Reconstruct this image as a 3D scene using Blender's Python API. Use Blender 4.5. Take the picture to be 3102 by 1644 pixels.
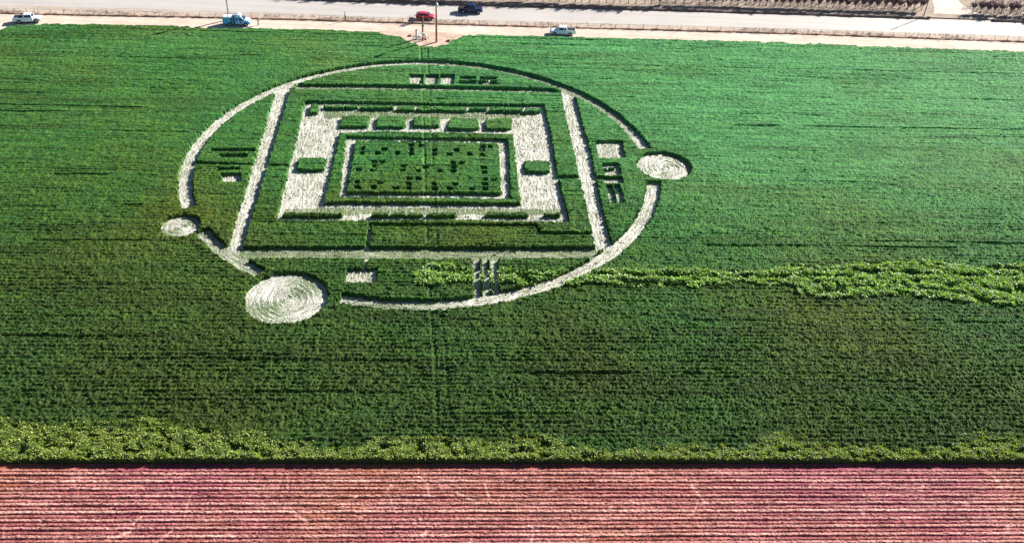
import bpy, bmesh, math, random
import numpy as np
from mathutils import Vector, Matrix, Quaternion

random.seed(7); rng = np.random.default_rng(11)
for o in list(bpy.data.objects): bpy.data.objects.remove(o)
scene = bpy.context.scene; COL = scene.collection
R = math.radians

# ------------------------------------------------------------------ camera, sky, sun, exposure
CAM_H, FPX, PITCH, ROLL, PW, PH = 86.0, 2871.96, 0.64328, 0.050595, 3102.0, 1644.0
cam_d = bpy.data.cameras.new('camera'); cam = bpy.data.objects.new('camera', cam_d); COL.objects.link(cam)
cam_d.sensor_width = 36; cam_d.lens = FPX / PW * 36; cam_d.clip_start = .5; cam_d.clip_end = 6000
right = Vector((1, 0, 0)); up = Vector((0, math.sin(PITCH), math.cos(PITCH))); fwd = Vector((0, math.cos(PITCH), -math.sin(PITCH)))
cr, sr = math.cos(ROLL), math.sin(ROLL)
cx, cy, cz = cr * right + sr * up, -sr * right + cr * up, -fwd
cam.matrix_world = Matrix(((cx.x, cy.x, cz.x, 0), (cx.y, cy.y, cz.y, 0), (cx.z, cy.z, cz.z, CAM_H), (0, 0, 0, 1)))
scene.camera = cam

SUN_EL, SUN_AZ = R(27), R(41.5)                       # azimuth counter-clockwise from +X
sun_dir = Vector((math.cos(SUN_EL) * math.cos(SUN_AZ), math.cos(SUN_EL) * math.sin(SUN_AZ), math.sin(SUN_EL)))
world = bpy.data.worlds.new('World'); scene.world = world; world.use_nodes = True
wn = world.node_tree; bg = wn.nodes['Background']
sky = wn.nodes.new('ShaderNodeTexSky'); sky.sky_type = 'NISHITA'; sky.sun_disc = False
sky.sun_elevation = SUN_EL; sky.sun_rotation = R(90) - SUN_AZ; sky.air_density = .6; sky.dust_density = .3
wn.links.new(sky.outputs[0], bg.inputs[0]); bg.inputs[1].default_value = 0.05
sl = bpy.data.lights.new('sun', 'SUN'); sl.energy = 5.0; sl.angle = R(.5); sl.color = (1, .93, .84)
so = bpy.data.objects.new('sun', sl); COL.objects.link(so); so.rotation_euler = sun_dir.to_track_quat('Z', 'Y').to_euler()
so.location = (0, 150, 200)
vs = scene.view_settings
vs.view_transform = 'Standard'; vs.look = 'None'; vs.gamma = 1; vs.use_curve_mapping = False; vs.exposure = 1.5

# ------------------------------------------------------------------ helpers
def tag(o, label=None, cat=None, group=None, kind=None):
    for k, v in (('label', label), ('category', cat), ('group', group), ('kind', kind)):
        if v: o[k] = v
    return o

def empty(name, loc=(0, 0, 0), rz=0, label=None, cat=None, group=None):
    o = bpy.data.objects.new(name, None); COL.objects.link(o)
    o.location = loc; o.rotation_euler = (0, 0, rz); o.empty_display_size = .3
    return tag(o, label, cat, group)

class MB:
    def __init__(s): s.v = []; s.f = []; s.m = []; s.sm = []
    def add(s, verts, faces, mi=0, smooth=False):
        b = len(s.v); s.v += [tuple(p) for p in verts]
        s.f += [tuple(i + b for i in f) for f in faces]; s.m += [mi] * len(faces); s.sm += [smooth] * len(faces)
    def box(s, x0, x1, y0, y1, z0, z1, mi=0):
        s.add([(x0,y0,z0),(x1,y0,z0),(x1,y1,z0),(x0,y1,z0),(x0,y0,z1),(x1,y0,z1),(x1,y1,z1),(x0,y1,z1)],
              [(3,2,1,0),(4,5,6,7),(0,1,5,4),(1,2,6,5),(2,3,7,6),(3,0,4,7)], mi)
    def tube(s, pts, rad, n=8, mi=0, caps=True, smooth=True):
        pts = [Vector(p) for p in pts]; b = []; vs_ = []
        for i, p in enumerate(pts):
            d = (pts[min(i + 1, len(pts) - 1)] - pts[max(i - 1, 0)]).normalized()
            a = d.orthogonal().normalized() if abs(d.z) < .95 else Vector((1, 0, 0)); a = (a - d * a.dot(d)).normalized(); c = d.cross(a)
            r = rad[i] if hasattr(rad, '__len__') else rad
            vs_ += [p + r * (math.cos(t) * a + math.sin(t) * c) for t in (2 * math.pi * k / n for k in range(n))]
        fs = [(i*n+k, i*n+(k+1) % n, (i+1)*n+(k+1) % n, (i+1)*n+k) for i in range(len(pts) - 1) for k in range(n)]
        if caps: fs += [tuple(range(n - 1, -1, -1)), tuple((len(pts)-1)*n + k for k in range(n))]
        s.add(vs_, fs, mi, smooth)
    def prism(s, prof, y0, y1, mi=0):                 # side profile (x,z) pulled across y
        n = len(prof)
        s.add([(x, y0, z) for x, z in prof] + [(x, y1, z) for x, z in prof],
              [tuple(range(n)), tuple(range(2*n-1, n-1, -1))] + [((i+1) % n, i, i+n, (i+1) % n + n) for i in range(n)], mi)
    def hexa(s, p, mi=0):                             # eight corners: four bottom, four top
        s.add(p, [(3,2,1,0),(4,5,6,7),(0,1,5,4),(1,2,6,5),(2,3,7,6),(3,0,4,7)], mi)
    def build(s, name, mats, parent=None, bevel=0):
        me = bpy.data.meshes.new(name); me.from_pydata(s.v, [], s.f)
        for m in (mats if isinstance(mats, (list, tuple)) else [mats]): me.materials.append(m)
        me.polygons.foreach_set('material_index', s.m); me.polygons.foreach_set('use_smooth', s.sm)
        bm = bmesh.new(); bm.from_mesh(me); bmesh.ops.recalc_face_normals(bm, faces=bm.faces)
        if bevel: bmesh.ops.bevel(bm, geom=bm.edges[:], offset=bevel, segments=2, profile=.6, affect='EDGES', clamp_overlap=True)
        bm.to_mesh(me); bm.free(); me.update()
        o = bpy.data.objects.new(name, me); COL.objects.link(o)
        if parent: o.parent = parent
        return o

def np_mesh(name, V, F, mat, parent=None, attrs=None, smooth=False, loc=None):
    """V (n,3), F (m,4) or (m,3) numpy -> object"""
    if loc is not None: V = V - np.array(loc)
    me = bpy.data.meshes.new(name); k = F.shape[1]
    me.vertices.add(len(V)); me.vertices.foreach_set('co', V.astype(np.float32).ravel())
    me.loops.add(F.size); me.loops.foreach_set('vertex_index', F.astype(np.int32).ravel())
    me.polygons.add(len(F)); me.polygons.foreach_set('loop_start', np.arange(0, F.size, k, dtype=np.int32))
    try: me.polygons.foreach_set('loop_total', np.full(len(F), k, np.int32))
    except Exception: pass
    me.polygons.foreach_set('use_smooth', np.full(len(F), smooth, bool))
    for n, a in (attrs or {}).items():
        at = me.attributes.new(n, 'FLOAT', 'POINT'); at.data.foreach_set('value', a.astype(np.float32))
    me.materials.append(mat); me.update(calc_edges=True)
    o = bpy.data.objects.new(name, me); COL.objects.link(o)
    if loc is not None: o.location = loc
    if parent: o.parent = parent
    return o

def vnoise(x, y, sx, sy, seed):
    """smooth value noise in -1..1 with cell size sx, sy"""
    r = np.random.default_rng(seed); T = r.random((256, 256)) * 2 - 1
    a = x / sx + 1000.37; b = y / sy + 1000.71
    i = np.floor(a).astype(int); j = np.floor(b).astype(int); fa = a - i; fb = b - j
    fa = fa * fa * (3 - 2 * fa); fb = fb * fb * (3 - 2 * fb)
    g = lambda p, q: T[p & 255, q & 255]
    return (g(i, j) * (1-fa) + g(i+1, j) * fa) * (1-fb) + (g(i, j+1) * (1-fa) + g(i+1, j+1) * fa) * fb

def ground_pt(px, py, z=0.0):
    """where the line of sight through a photograph pixel meets the level z"""
    x = (np.asarray(px, float) - PW / 2) / FPX; y = (PH / 2 - np.asarray(py, float)) / FPX
    xr, yr = cr * x - sr * y, sr * x + cr * y
    dy = math.cos(PITCH) + yr * math.sin(PITCH); dz = -math.sin(PITCH) + yr * math.cos(PITCH)
    t = (z - CAM_H) / dz
    return np.stack([xr * t, dy * t], -1)

def to_px(x, y, z=0.0):
    dz = z - CAM_H
    zc = y * math.cos(PITCH) - dz * math.sin(PITCH); yc = y * math.sin(PITCH) + dz * math.cos(PITCH)
    a, b = x / zc, yc / zc
    return PW / 2 + FPX * (cr * a + sr * b), PH / 2 - FPX * (-sr * a + cr * b)

ROW = R(3.8); cu, su = math.cos(ROW), math.sin(ROW)      # drill rows run along u
def uv(x, y): return cu * x + su * y, -su * x + cu * y
def xy(u, v): return cu * u - su * v, su * u + cu * v

def inside(px, py, poly):
    r = np.zeros(px.shape, bool); n = len(poly)
    for i in range(n):
        x0, y0 = poly[i]; x1, y1 = poly[(i + 1) % n]
        if y0 == y1: continue
        r ^= ((y0 > py) != (y1 > py)) & (px < (x1 - x0) * (py - y0) / (y1 - y0) + x0)
    return r

# ------------------------------------------------------------------ materials
class NT:
    def __init__(s, name, rough=.8, spec=.3):
        s.m = bpy.data.materials.new(name); s.m.use_nodes = True; s.t = s.m.node_tree; s.n = s.t.nodes
        s.b = s.n['Principled BSDF']; s.b.inputs['Roughness'].default_value = rough
        s.b.inputs['Specular IOR Level'].default_value = spec
    def link(s, a, b): s.t.links.new(a, b)
    def noise(s, scale, detail=3, vec=None, rough=.6, stretch=None):
        if vec is None:
            vec = s.n.new('ShaderNodeNewGeometry').outputs['Position']
        if stretch:
            mp = s.n.new('ShaderNodeMapping'); mp.inputs['Scale'].default_value = stretch; mp.inputs['Rotation'].default_value = (0, 0, -ROW)
            s.link(vec, mp.inputs[0]); vec = mp.outputs[0]
        x = s.n.new('ShaderNodeTexNoise'); x.inputs['Scale'].default_value = scale; x.inputs['Detail'].default_value = detail
        x.inputs['Roughness'].default_value = rough; s.link(vec, x.inputs['Vector']); return x.outputs['Fac']
    def attr(s, name):
        a = s.n.new('ShaderNodeAttribute'); a.attribute_name = name; return a.outputs['Fac']
    def ramp(s, fac, stops):
        r = s.n.new('ShaderNodeValToRGB'); e = r.color_ramp.elements
        while len(e) < len(stops): e.new(.5)
        for q, (p, c) in zip(e, stops): q.position = p; q.color = (*c, 1)
        s.link(fac, r.inputs[0]); return r.outputs[0]
    def mix(s, fac, a, b, mode='MIX'):
        x = s.n.new('ShaderNodeMix'); x.data_type = 'RGBA'; x.blend_type = mode
        for sock, val in ((x.inputs[0], fac), (x.inputs[6], a), (x.inputs[7], b)):
            if hasattr(val, 'is_linked'): s.link(val, sock)
            elif isinstance(val, (int, float)): sock.default_value = val
            else: sock.default_value = (*val, 1)
        return x.outputs[2]
    def math(s, op, a, b=0.0, clamp=False):
        x = s.n.new('ShaderNodeMath'); x.operation = op; x.use_clamp = clamp
        for sock, val in ((x.inputs[0], a), (x.inputs[1], b)):
            if hasattr(val, 'is_linked'): s.link(val, sock)
            else: sock.default_value = val
        return x.outputs[0]
    def color(s, c):
        if hasattr(c, 'is_linked'): s.link(c, s.b.inputs['Base Color'])
        else: s.b.inputs['Base Color'].default_value = (*c, 1)
        s.col = c; return s
    def bump(s, h, strength=.5, dist=.05):
        x = s.n.new('ShaderNodeBump'); x.inputs['Strength'].default_value = strength; x.inputs['Distance'].default_value = dist
        s.link(h, x.inputs['Height']); s.link(x.outputs[0], s.b.inputs['Normal']); return s
    def translucent(s, amount, tint):
        t = s.n.new('ShaderNodeBsdfTranslucent'); mx = s.n.new('ShaderNodeMixShader'); mx.inputs[0].default_value = amount
        s.link(s.mix(1.0, s.col, tint, 'MULTIPLY'), t.inputs[0])
        s.link(s.b.outputs[0], mx.inputs[1]); s.link(t.outputs[0], mx.inputs[2])
        s.link(mx.outputs[0], s.n['Material Output'].inputs[0]); return s

def plain(name, c, rough=.5, spec=.5, metal=0, vary=.0, scale=6, coat=0):
    k = NT(name, rough, spec); k.b.inputs['Metallic'].default_value = metal
    if coat: k.b.inputs['Coat Weight'].default_value = coat; k.b.inputs['Coat Roughness'].default_value = .08
    lo = tuple(x * (1 - vary) for x in c); hi = tuple(min(1, x * (1 + vary)) for x in c)
    k.color(k.ramp(k.noise(scale, 4), [(.35, lo), (.65, hi)])); return k.m

def crop_colors(k):
    """green barley: patchy between bluish, mid and olive green"""
    big = k.noise(.03, 1); row = k.noise(1.0, 4, stretch=(.12, 1.6, 1)); fine = k.noise(2.2, 4)
    a = k.ramp(big, [(.34, (.032, .124, .032)), (.52, (.044, .118, .026)), (.68, (.066, .110, .020))])
    b = k.ramp(fine, [(.30, (.40, .44, .45)), (.5, (1, 1, 1)), (.72, (1.7, 1.5, 1.2))])
    c = k.ramp(row, [(.34, (.70, .70, .74)), (.62, (1.25, 1.18, 1.05))])
    col = k.mix(1.0, k.mix(1.0, a, b, 'MULTIPLY'), c, 'MULTIPLY')
    tone = k.ramp(k.attr('tone'), [(.0, (.62, .85, 1.15)), (.45, (1, 1, 1)), (.75, (1.25, 1.1, .8)), (1, (2.1, 1.25, .6))])
    col = k.mix(1.0, col, tone, 'MULTIPLY')
    col = k.mix(k.attr('fresh'), col, k.mix(1.0, (.060, .225, .085), k.mix(1.0, b, c, 'MULTIPLY'), 'MULTIPLY'))  # lighter blue-green: gloss of leaves against the sun, painted into the colour
    return k.mix(k.attr('olive'), col, k.mix(1.0, (.027, .044, .013), b, 'MULTIPLY'))

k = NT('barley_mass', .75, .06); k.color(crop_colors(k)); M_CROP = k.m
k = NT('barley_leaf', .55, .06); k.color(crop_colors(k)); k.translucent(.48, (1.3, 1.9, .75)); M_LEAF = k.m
def weed_mat(name, y, gloss):
    k = NT(name, gloss, .5); f = k.noise(1.3, 3)
    k.color(k.ramp(f, [(.25, tuple(c * .35 for c in y)), (.45, tuple(c * .8 for c in y)), (.7, tuple(c * 1.25 for c in y))])); k.translucent(.35, (1.5, 1.6, .6)); return k.m
M_WEED = weed_mat('weed_leaf', (.25, .42, .09), .5)
M_BORDER = weed_mat('broad_leaf', (.25, .33, .05), .5)
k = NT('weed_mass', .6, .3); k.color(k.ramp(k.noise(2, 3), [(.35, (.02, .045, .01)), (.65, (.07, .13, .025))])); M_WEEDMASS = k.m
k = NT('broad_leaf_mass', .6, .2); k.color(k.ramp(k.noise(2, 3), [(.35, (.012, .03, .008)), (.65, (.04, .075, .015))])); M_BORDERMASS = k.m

k = NT('stray_stem', .6, .2); k.color(k.ramp(k.attr('tone'), [(.25, (.06, .12, .03)), (.55, (.16, .20, .07)), (.8, (.45, .43, .30))])); M_STEM = k.m
def straw(name):
    k = NT(name, .55, .35)
    f = k.math('ADD', k.math('MULTIPLY', k.noise(5.5, 4), .35), k.math('MULTIPLY', k.attr('streak'), .65)); g = k.noise(.5, 3)
    pale = k.ramp(f, [(.30, (.19, .20, .13)), (.48, (.42, .42, .36)), (.72, (.64, .63, .58))])
    green = k.ramp(f, [(.3, (.05, .09, .03)), (.55, (.12, .17, .07)), (.75, (.28, .31, .17))])
    fac = k.math('ADD', k.attr('green'), k.math('MULTIPLY', k.math('SUBTRACT', g, .5), .9), True)
    k.color(k.mix(fac, pale, green)); return k
M_STRAW = straw('flattened_straw').m
k = straw('swirled_straw'); k.b.inputs['Anisotropic'].default_value = .85; k.b.inputs['Roughness'].default_value = .45; k.b.inputs['Specular IOR Level'].default_value = .8
tg = k.n.new('ShaderNodeTangent'); tg.direction_type = 'RADIAL'; tg.axis = 'Z'; k.link(tg.outputs[0], k.b.inputs['Tangent']); M_SWIRL = k.m

k = NT('ploughed_earth', .9, .15)
patch = k.noise(.03, 2); fine = k.noise(3.5, 5); streak = k.noise(2.2, 4, stretch=(.12, 1.0, 1))
a = k.ramp(patch, [(.36, (.265, .095, .058)), (.58, (.25, .066, .088))])
a = k.mix(k.attr('dry'), a, (.54, .30, .25))
a = k.mix(1.0, a, k.ramp(fine, [(.32, (.36, .33, .36)), (.5, (1, 1, 1)), (.68, (1.45, 1.42, 1.38))]), 'MULTIPLY')
a = k.mix(1.0, a, k.ramp(streak, [(.35, (.72, .7, .7)), (.6, (1.15, 1.15, 1.15))]), 'MULTIPLY')
k.color(a); k.bump(fine, .6, .06); M_SOIL = k.m

def dirt(name, stops, s1=.25, s2=3, stretch=(.06, 1, 1)):
    k = NT(name, .92, .2); a = k.ramp(k.noise(s1, 5), stops)
    st = k.ramp(k.noise(.9, 4, stretch=stretch), [(.3, (.82, .8, .78)), (.65, (1.1, 1.1, 1.1))])
    fn = k.noise(s2, 4)
    k.color(k.mix(1.0, k.mix(1.0, a, st, 'MULTIPLY'), k.ramp(fn, [(.3, (.85, .85, .85)), (.7, (1.1, 1.1, 1.1))]), 'MULTIPLY')); k.bump(fn, .3, .04); return k.m
M_GROUND = dirt('bare_ground', [(.3, (.40, .33, .26)), (.7, (.52, .45, .37))])
M_LANE = dirt('lane_dirt', [(.3, (.47, .385, .31)), (.7, (.58, .50, .43))])
M_VERGE = dirt('verge_dirt', [(.3, (.33, .28, .23)), (.7, (.43, .38, .33))], .5, 2)
M_BERM = dirt('berm_earth', [(.3, (.28, .16, .11)), (.7, (.42, .30, .23))], .5, 4)
M_PATCH = dirt('pole_clearing_dirt', [(.3, (.38, .26, .20)), (.7, (.50, .41, .34))], .4, 2, (.6, 1, 1))
M_BANK = dirt('bank_earth', [(.3, (.10, .07, .055)), (.7, (.24, .18, .15))], .5, 4)
M_ORCH = dirt('orchard_dirt', [(.3, (.20, .155, .12)), (.7, (.36, .30, .25))], .3, 2.5)
M_DRIVE = dirt('drive_gravel', [(.3, (.48, .43, .38)), (.7, (.56, .51, .46))])
k = NT('road_asphalt', .55, .45)
a = k.ramp(k.noise(.6, 4, stretch=(.02, 1, 1)), [(.3, (.37, .352, .33)), (.7, (.45, .43, .405))])
a = k.mix(1.0, a, k.ramp(k.noise(.08, 4), [(.3, (.93, .93, .93)), (.7, (1.05, 1.05, 1.05))]), 'MULTIPLY')
k.color(a); k.bump(k.noise(20, 3), .3, .01); M_ROAD = k.m
k = NT('bark', .9, .2); k.color(k.ramp(k.noise(6, 4), [(.35, (.06, .042, .035)), (.65, (.16, .11, .095))])); M_BARK = k.m
k = NT('twig', .85, .2); k.color(k.ramp(k.noise(3, 3), [(.35, (.14, .09, .095)), (.65, (.30, .21, .21))])); M_TWIG = k.m
M_WOOD = plain('weathered_wood', (.22, .14, .10), .85, .2, vary=.35, scale=5)
M_REDWOOD = plain('reddish_pole_wood', (.30, .12, .07), .85, .2, vary=.35, scale=4)
M_PALEWOOD = plain('pale_pole_wood', (.45, .40, .37), .8, .3, vary=.2, scale=4)
M_GREYMET = plain('galvanised_steel', (.45, .46, .48), .4, .5, .6, .15)
M_DARKMET = plain('dark_metal', (.03, .03, .035), .5, .5, .3, .2)
M_WHITEMET = plain('white_painted_metal', (.74, .74, .74), .4, .5, 0, .08)
M_RUST = plain('rusty_metal', (.24, .09, .05), .75, .3, .2, .3)
M_WIRE = plain('fence_wire', (.25, .22, .2), .6, .4, .5, .2)
M_PWHITE = plain('white_car_paint', (.72, .79, .88), .3, .5, 0, .04, 1.5, .6); M_PSKYLIT = plain('skylit_white_van_paint', (.10, .42, .74), .35, .5, 0, .05, 1.5, .4)  # van sides: blue skylight on white bodywork painted into the base colour
M_PBLUE = plain('dark_blue_car_paint', (.002, .011, .065), .3, .3, 0, .1, 1.5, .2)
M_PRED = plain('red_car_paint', (.45, .015, .03), .28, .5, 0, .1, 1.5, .8)
M_GLASS = plain('dark_window_glass', (.012, .017, .035), .08, .6, 0, .1)
M_BLUEGLASS = plain('blue_tinted_glass', (.02, .09, .32), .1, .6, 0, .1)
M_LINER = plain('black_bed_liner', (.012, .012, .014), .8, .2, 0, .2)
M_TYRE = plain('tyre_rubber', (.016, .016, .017), .85, .2, 0, .2)
M_RIM = plain('alloy_rim', (.62, .63, .65), .3, .5, .7, .1)
M_CHROME = plain('chrome_bumper', (.7, .71, .73), .2, .5, .9, .05)
M_LAMPW = plain('headlight_glass', (.75, .77, .8), .15, .5, 0, .05)
M_LAMPR = plain('tail_light_red', (.4, .012, .012), .25, .5, 0, .05)
M_SKIN = plain('skin', (.40, .23, .16), .6, .3, 0, .08)
M_HAIR = plain('dark_hair', (.015, .011, .009), .6, .3, 0, .2)
def cloth(n, c): return plain(n, c, .9, .15, 0, .15, 12)
M_NAVY, M_BROWN, M_BLACK, M_JEANS, M_SHIRT, M_GREYCL = cloth('navy_cloth', (.015, .02, .07)), cloth('brown_cloth', (.16, .06, .03)), cloth('black_cloth', (.012, .012, .013)), cloth('denim', (.03, .06, .2)), cloth('white_cloth', (.72, .72, .72)), cloth('grey_cloth', (.12, .12, .13))

# ------------------------------------------------------------------ ground, lane, verge, road
def line(pts, z=0.0):
    p = ground_pt([a for a, _ in pts], [b for _, b in pts], z); return p
def resample(p, step=2.0, xr=None):
    p = np.asarray(p); p = p[np.argsort(p[:, 0])]
    x0, x1 = xr if xr else (p[0, 0], p[-1, 0]); xs = np.arange(x0, x1 + step, step)
    c = np.polyfit(p[:, 0], p[:, 1], 2 if len(p) > 3 else 1)
    ys = np.where(xs < p[0, 0], p[0, 1] + (xs - p[0, 0]) * .06, np.where(xs > p[-1, 0], p[-1, 1] + (xs - p[-1, 0]) * .035, np.interp(xs, p[:, 0], p[:, 1])))
    k = 9; pad = np.r_[ys[0] - (ys[1]-ys[0]) * np.arange(k, 0, -1), ys, ys[-1] + (ys[-1]-ys[-2]) * np.arange(1, k + 1)]
    ys = np.convolve(pad, np.ones(2*k+1) / (2*k+1), 'valid'); return np.stack([xs, ys], -1)
XR = (-210, 210)
L_DITCH = resample(line([(0,42),(400,51),(800,57.5),(1150,69),(1550,81),(2350,102),(3102,128.5)]), 2, XR)
L_RNEAR = resample(line([(0,17),(800,37),(1150,56),(1550,65),(2350,85),(3102,110)]), 2, XR)
L_RFAR = resample(line([(900,0),(1150,10),(1550,21),(2350,43.5),(3102,69)]), 2, XR)
def at_line(L, x): return np.interp(x, L[:, 0], L[:, 1])

def strip(name, A, B, z, mat, wob=0.0):
    n = len(A); V = np.zeros((2*n, 3)); V[:n, :2] = A; V[n:, :2] = B; V[:, 2] = z
    if wob: V[:, 1] += rng.normal(0, wob, 2*n)
    i = np.arange(n - 1); F = np.stack([i, i+1, n+i+1, n+i], -1)
    return tag(np_mesh(name, V, F, mat), kind='structure')

g = MB(); g.add([(-3000,-1500,-.3),(3000,-1500,-.3),(3000,4500,-.3),(-3000,4500,-.3)], [(0,1,2,3)])
tag(g.build('ground', M_GROUND), kind='structure')
off = lambda L, d: L + np.array([0, d])
strip('dirt_lane', np.stack([L_DITCH[:,0], L_DITCH[:,1] - 20], -1), off(L_DITCH, .2), .0, M_LANE)
strip('verge', off(L_DITCH, .1), off(L_RNEAR, .4), .004, M_VERGE)
strip('road', L_RNEAR, L_RFAR, .010, M_ROAD, .05)
strip('orchard_ground', off(L_RFAR, .55), off(L_RFAR, 120), .30, M_ORCH)

def ridge_strip(name, L, y0, prof, mat, rough, xr=None, seed=1):
    """long low earth bank; prof = (offset, height) points across it"""
    xs = np.arange(xr[0] if xr else -200, xr[1] if xr else 200, .4); n = len(xs); k = len(prof)
    V = np.zeros((k, n, 3)); ly = at_line(L, xs) + y0
    for j, (o, h) in enumerate(prof):
        s = 1 + rough * vnoise(xs, xs * 0 + j * .4, 1.3, 1, seed) + rough * .7 * vnoise(xs, xs * 0 + j, .5, 1, seed + 1)
        V[j, :, 0] = xs; V[j, :, 1] = ly + o + .12 * vnoise(xs, xs * 0, 2.5, 1, seed + 2); V[j, :, 2] = h * (s if 0 < j < k - 1 else 1)
    i = np.arange(n - 1)[None] + n * np.arange(k - 1)[:, None]; i = i.ravel()
    F = np.stack([i, i+1, i+n+1, i+n], -1)
    return tag(np_mesh(name, V.reshape(-1, 3), F, mat), kind='structure')
ridge_strip('earth_berm', L_DITCH, 0, [(-.25, -.01), (-.05, .22), (.25, .27), (.9, .06), (1.3, -.01)], M_BERM, .5)
DRIVE_X = (101.5, 112.0)
for xr_ in ((-200, DRIVE_X[0] - 2), (DRIVE_X[1] + 3, 200)):
    ridge_strip('roadside_bank', L_RFAR, 0, [(-.1, -.01), (.05, .40), (.35, .52), (.8, .36), (1.1, .28)], M_BANK, .3, xr_, 5)
# driveway ramp through the orchard edge
dl = MB(); pts = []
for t in np.linspace(0, 1, 24):
    fl = 5.0 * (1 - min(1, t * 7)) ** 2; y = t * 90; z = .016 + .30 * min(1, max(0, (t * 90 - .1) / 2.2)) + .01
    wob_ = .25 * math.sin(t * 40)
    lx, rx = 103.2 - fl + wob_ + y * .05, 110.2 + fl + wob_ + y * .05
    pts.append(((lx, at_line(L_RFAR, lx) - .4 + y, z), (rx, at_line(L_RFAR, rx) - .4 + y, z)))
dl.add([p for q in pts for p in q], [(2*i, 2*i+1, 2*i+3, 2*i+2) for i in range(23)])
tag(dl.build('gravel_driveway', M_DRIVE), kind='structure')

# ------------------------------------------------------------------ the barley field with the figure cut into it
HC = .68; NEAR_V = 76.5
ZO = {1:(480,150,3.9),2:(1050,150,3.9),3:(1650,200,2.482),4:(450,450,3.9),5:(1050,380,3.25),6:(650,700,3.4347),7:(1200,700,2.8622),8:(2100,700,2.571)}
def P(k, *xy_): a, b, s = ZO[k]; return [(a + x / s, b + y / s) for x, y in xy_]
def top(pts): return ground_pt([p[0] for p in pts], [p[1] for p in pts], HC)     # outline at the height of the crop's top
def rect(k, x0, x1, y0, y1, sk=0.0): return P(k, (x0, y0), (x1, y0), (x1 + sk, y1), (x0 + sk, y1))
CC = np.array([-16.5, 145.4]); RO, RI = 41.7, 39.25
DISCS = [((26.2, 147.8), 4.95), ((-52.2, 121.7), 3.15), ((-32.0, 105.3), 6.0)]
CUTS = []       # (name, greenness, polygon)
def cut(name, green, pts): CUTS.append((name, green, top(pts)))
cut('straight_path', .05, P(1,(1395,420),(1620,400),(1560,470)) + P(4,(1100,1185),(1140,1290),(890,1210),(930,1135)))
cut('straight_path', .05, P(3,(115,178),(200,185),(236,240),(290,450),(345,620),(420,1000),(512,1335),(500,1375),(385,1375)))
cut('straight_path', .75, P(1,(1640,402)) + P(2,(0,404),(1200,425),(2430,455),(2535,500),(2400,512),(1200,486),(0,468)) + P(1,(1560,462)))
cut('straight_path', .85, P(6,(255,150),(1500,150),(2576,158)) + P(7,(1735,130),(1760,225),(1000,232)) + P(6,(1500,272),(600,275),(250,285)))
cut('chip_floor', .12, P(1,(1728,603)) + P(2,(0,603),(1200,635),(2330,640)) + P(5,(2010,60),(2080,500),(2205,945)) + P(5,(1100,922),(200,930)) + P(4,(2300,838),(1495,850)))
cut('circuit_line', .35, P(4,(555,150),(1240,170),(1240,192),(545,180)))
cut('circuit_line', .35, P(4,(1400,176),(1665,178),(1660,202),(1395,202)))
cut('circuit_line', .35, P(3,(95,818),(275,820),(278,845),(100,845)))
cut('circuit_line', .35, P(3,(365,822),(585,826),(588,852),(370,850)))
cut('circuit_line', .35, P(5,(1590,487),(1690,487),(1692,512),(1595,512)))
cut('circuit_line', .4, P(5,(212,955),(1870,965),(1915,1040),(2275,1042),(2275,1070),(1890,1070),(1848,990),(245,985),(228,1205),(180,1205)))
cut('circuit_line', .4, P(7,(1200,0),(1712,2),(1715,28),(1215,28)))
cut('circuit_line', .35, P(6,(1560,262),(1605,262),(1580,385),(1540,385)))
cut('glyph_square', .1, rect(6,1375,1695,378,522,-25))
cut('glyph_square', .1, rect(4,862,1092,283,385,-8))
cut('glyph_square', .35, rect(3,380,585,556,688,26))
for r_ in ((1,618,1130,1162,1202),(1,712,1050,1228,1270),(4,812,1075,222,250)): cut('glyph_bar', .3, rect(*r_))
for r_ in ((3,428,555,724,762,8),(3,438,572,766,815,8),(3,446,588,826,872,6)): cut('glyph_bar', .3, rect(*r_))
cut('glyph_bar', .3, P(3,(462,888),(508,888),(540,1025),(490,1025))); cut('glyph_bar', .3, P(3,(521,886),(566,886),(605,1025),(553,1025)))
for x0, x1 in ((742,905),(928,1088),(1106,1275)): cut('glyph_square', .2, rect(2,x0,x1,292,405,-8))
for r_ in ((1338,1528,312,352),(1565,1772,318,360),(1330,1528,366,410),(1545,1778,368,416)): cut('glyph_bar', .3, rect(2,*r_))
cut('glyph_bar', .35, P(7,(654,222),(722,222),(748,562),(674,568))); cut('glyph_bar', .35, P(7,(736,226),(798,226),(828,552),(762,556))); cut('glyph_bar', .35, P(7,(812,226),(882,226),(905,540),(836,548)))
PITS = [(160,222),(150,267),(372,230),(300,265),(503,270),(638,192),(728,192),(632,232),(630,272),(868,237),(866,277),(1078,240),(1012,280),(1340,205),(1412,207),(1335,243),(1335,290),(1215,283),(270,352),(350,352),(275,392),(555,397),(555,437),(118,430),(260,437),(775,402),(703,442),(917,445),(1050,365),(1128,367),(1050,405),(1048,447),(1350,410),(1352,455),(615,522),(700,522),(105,558),(103,605),(322,565),(262,607),(478,612),(610,568),(612,612),(862,570),(862,615),(1068,575),(1015,620),(1230,622),(1362,527),(1442,533),(1362,577),(1362,622)]
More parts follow.
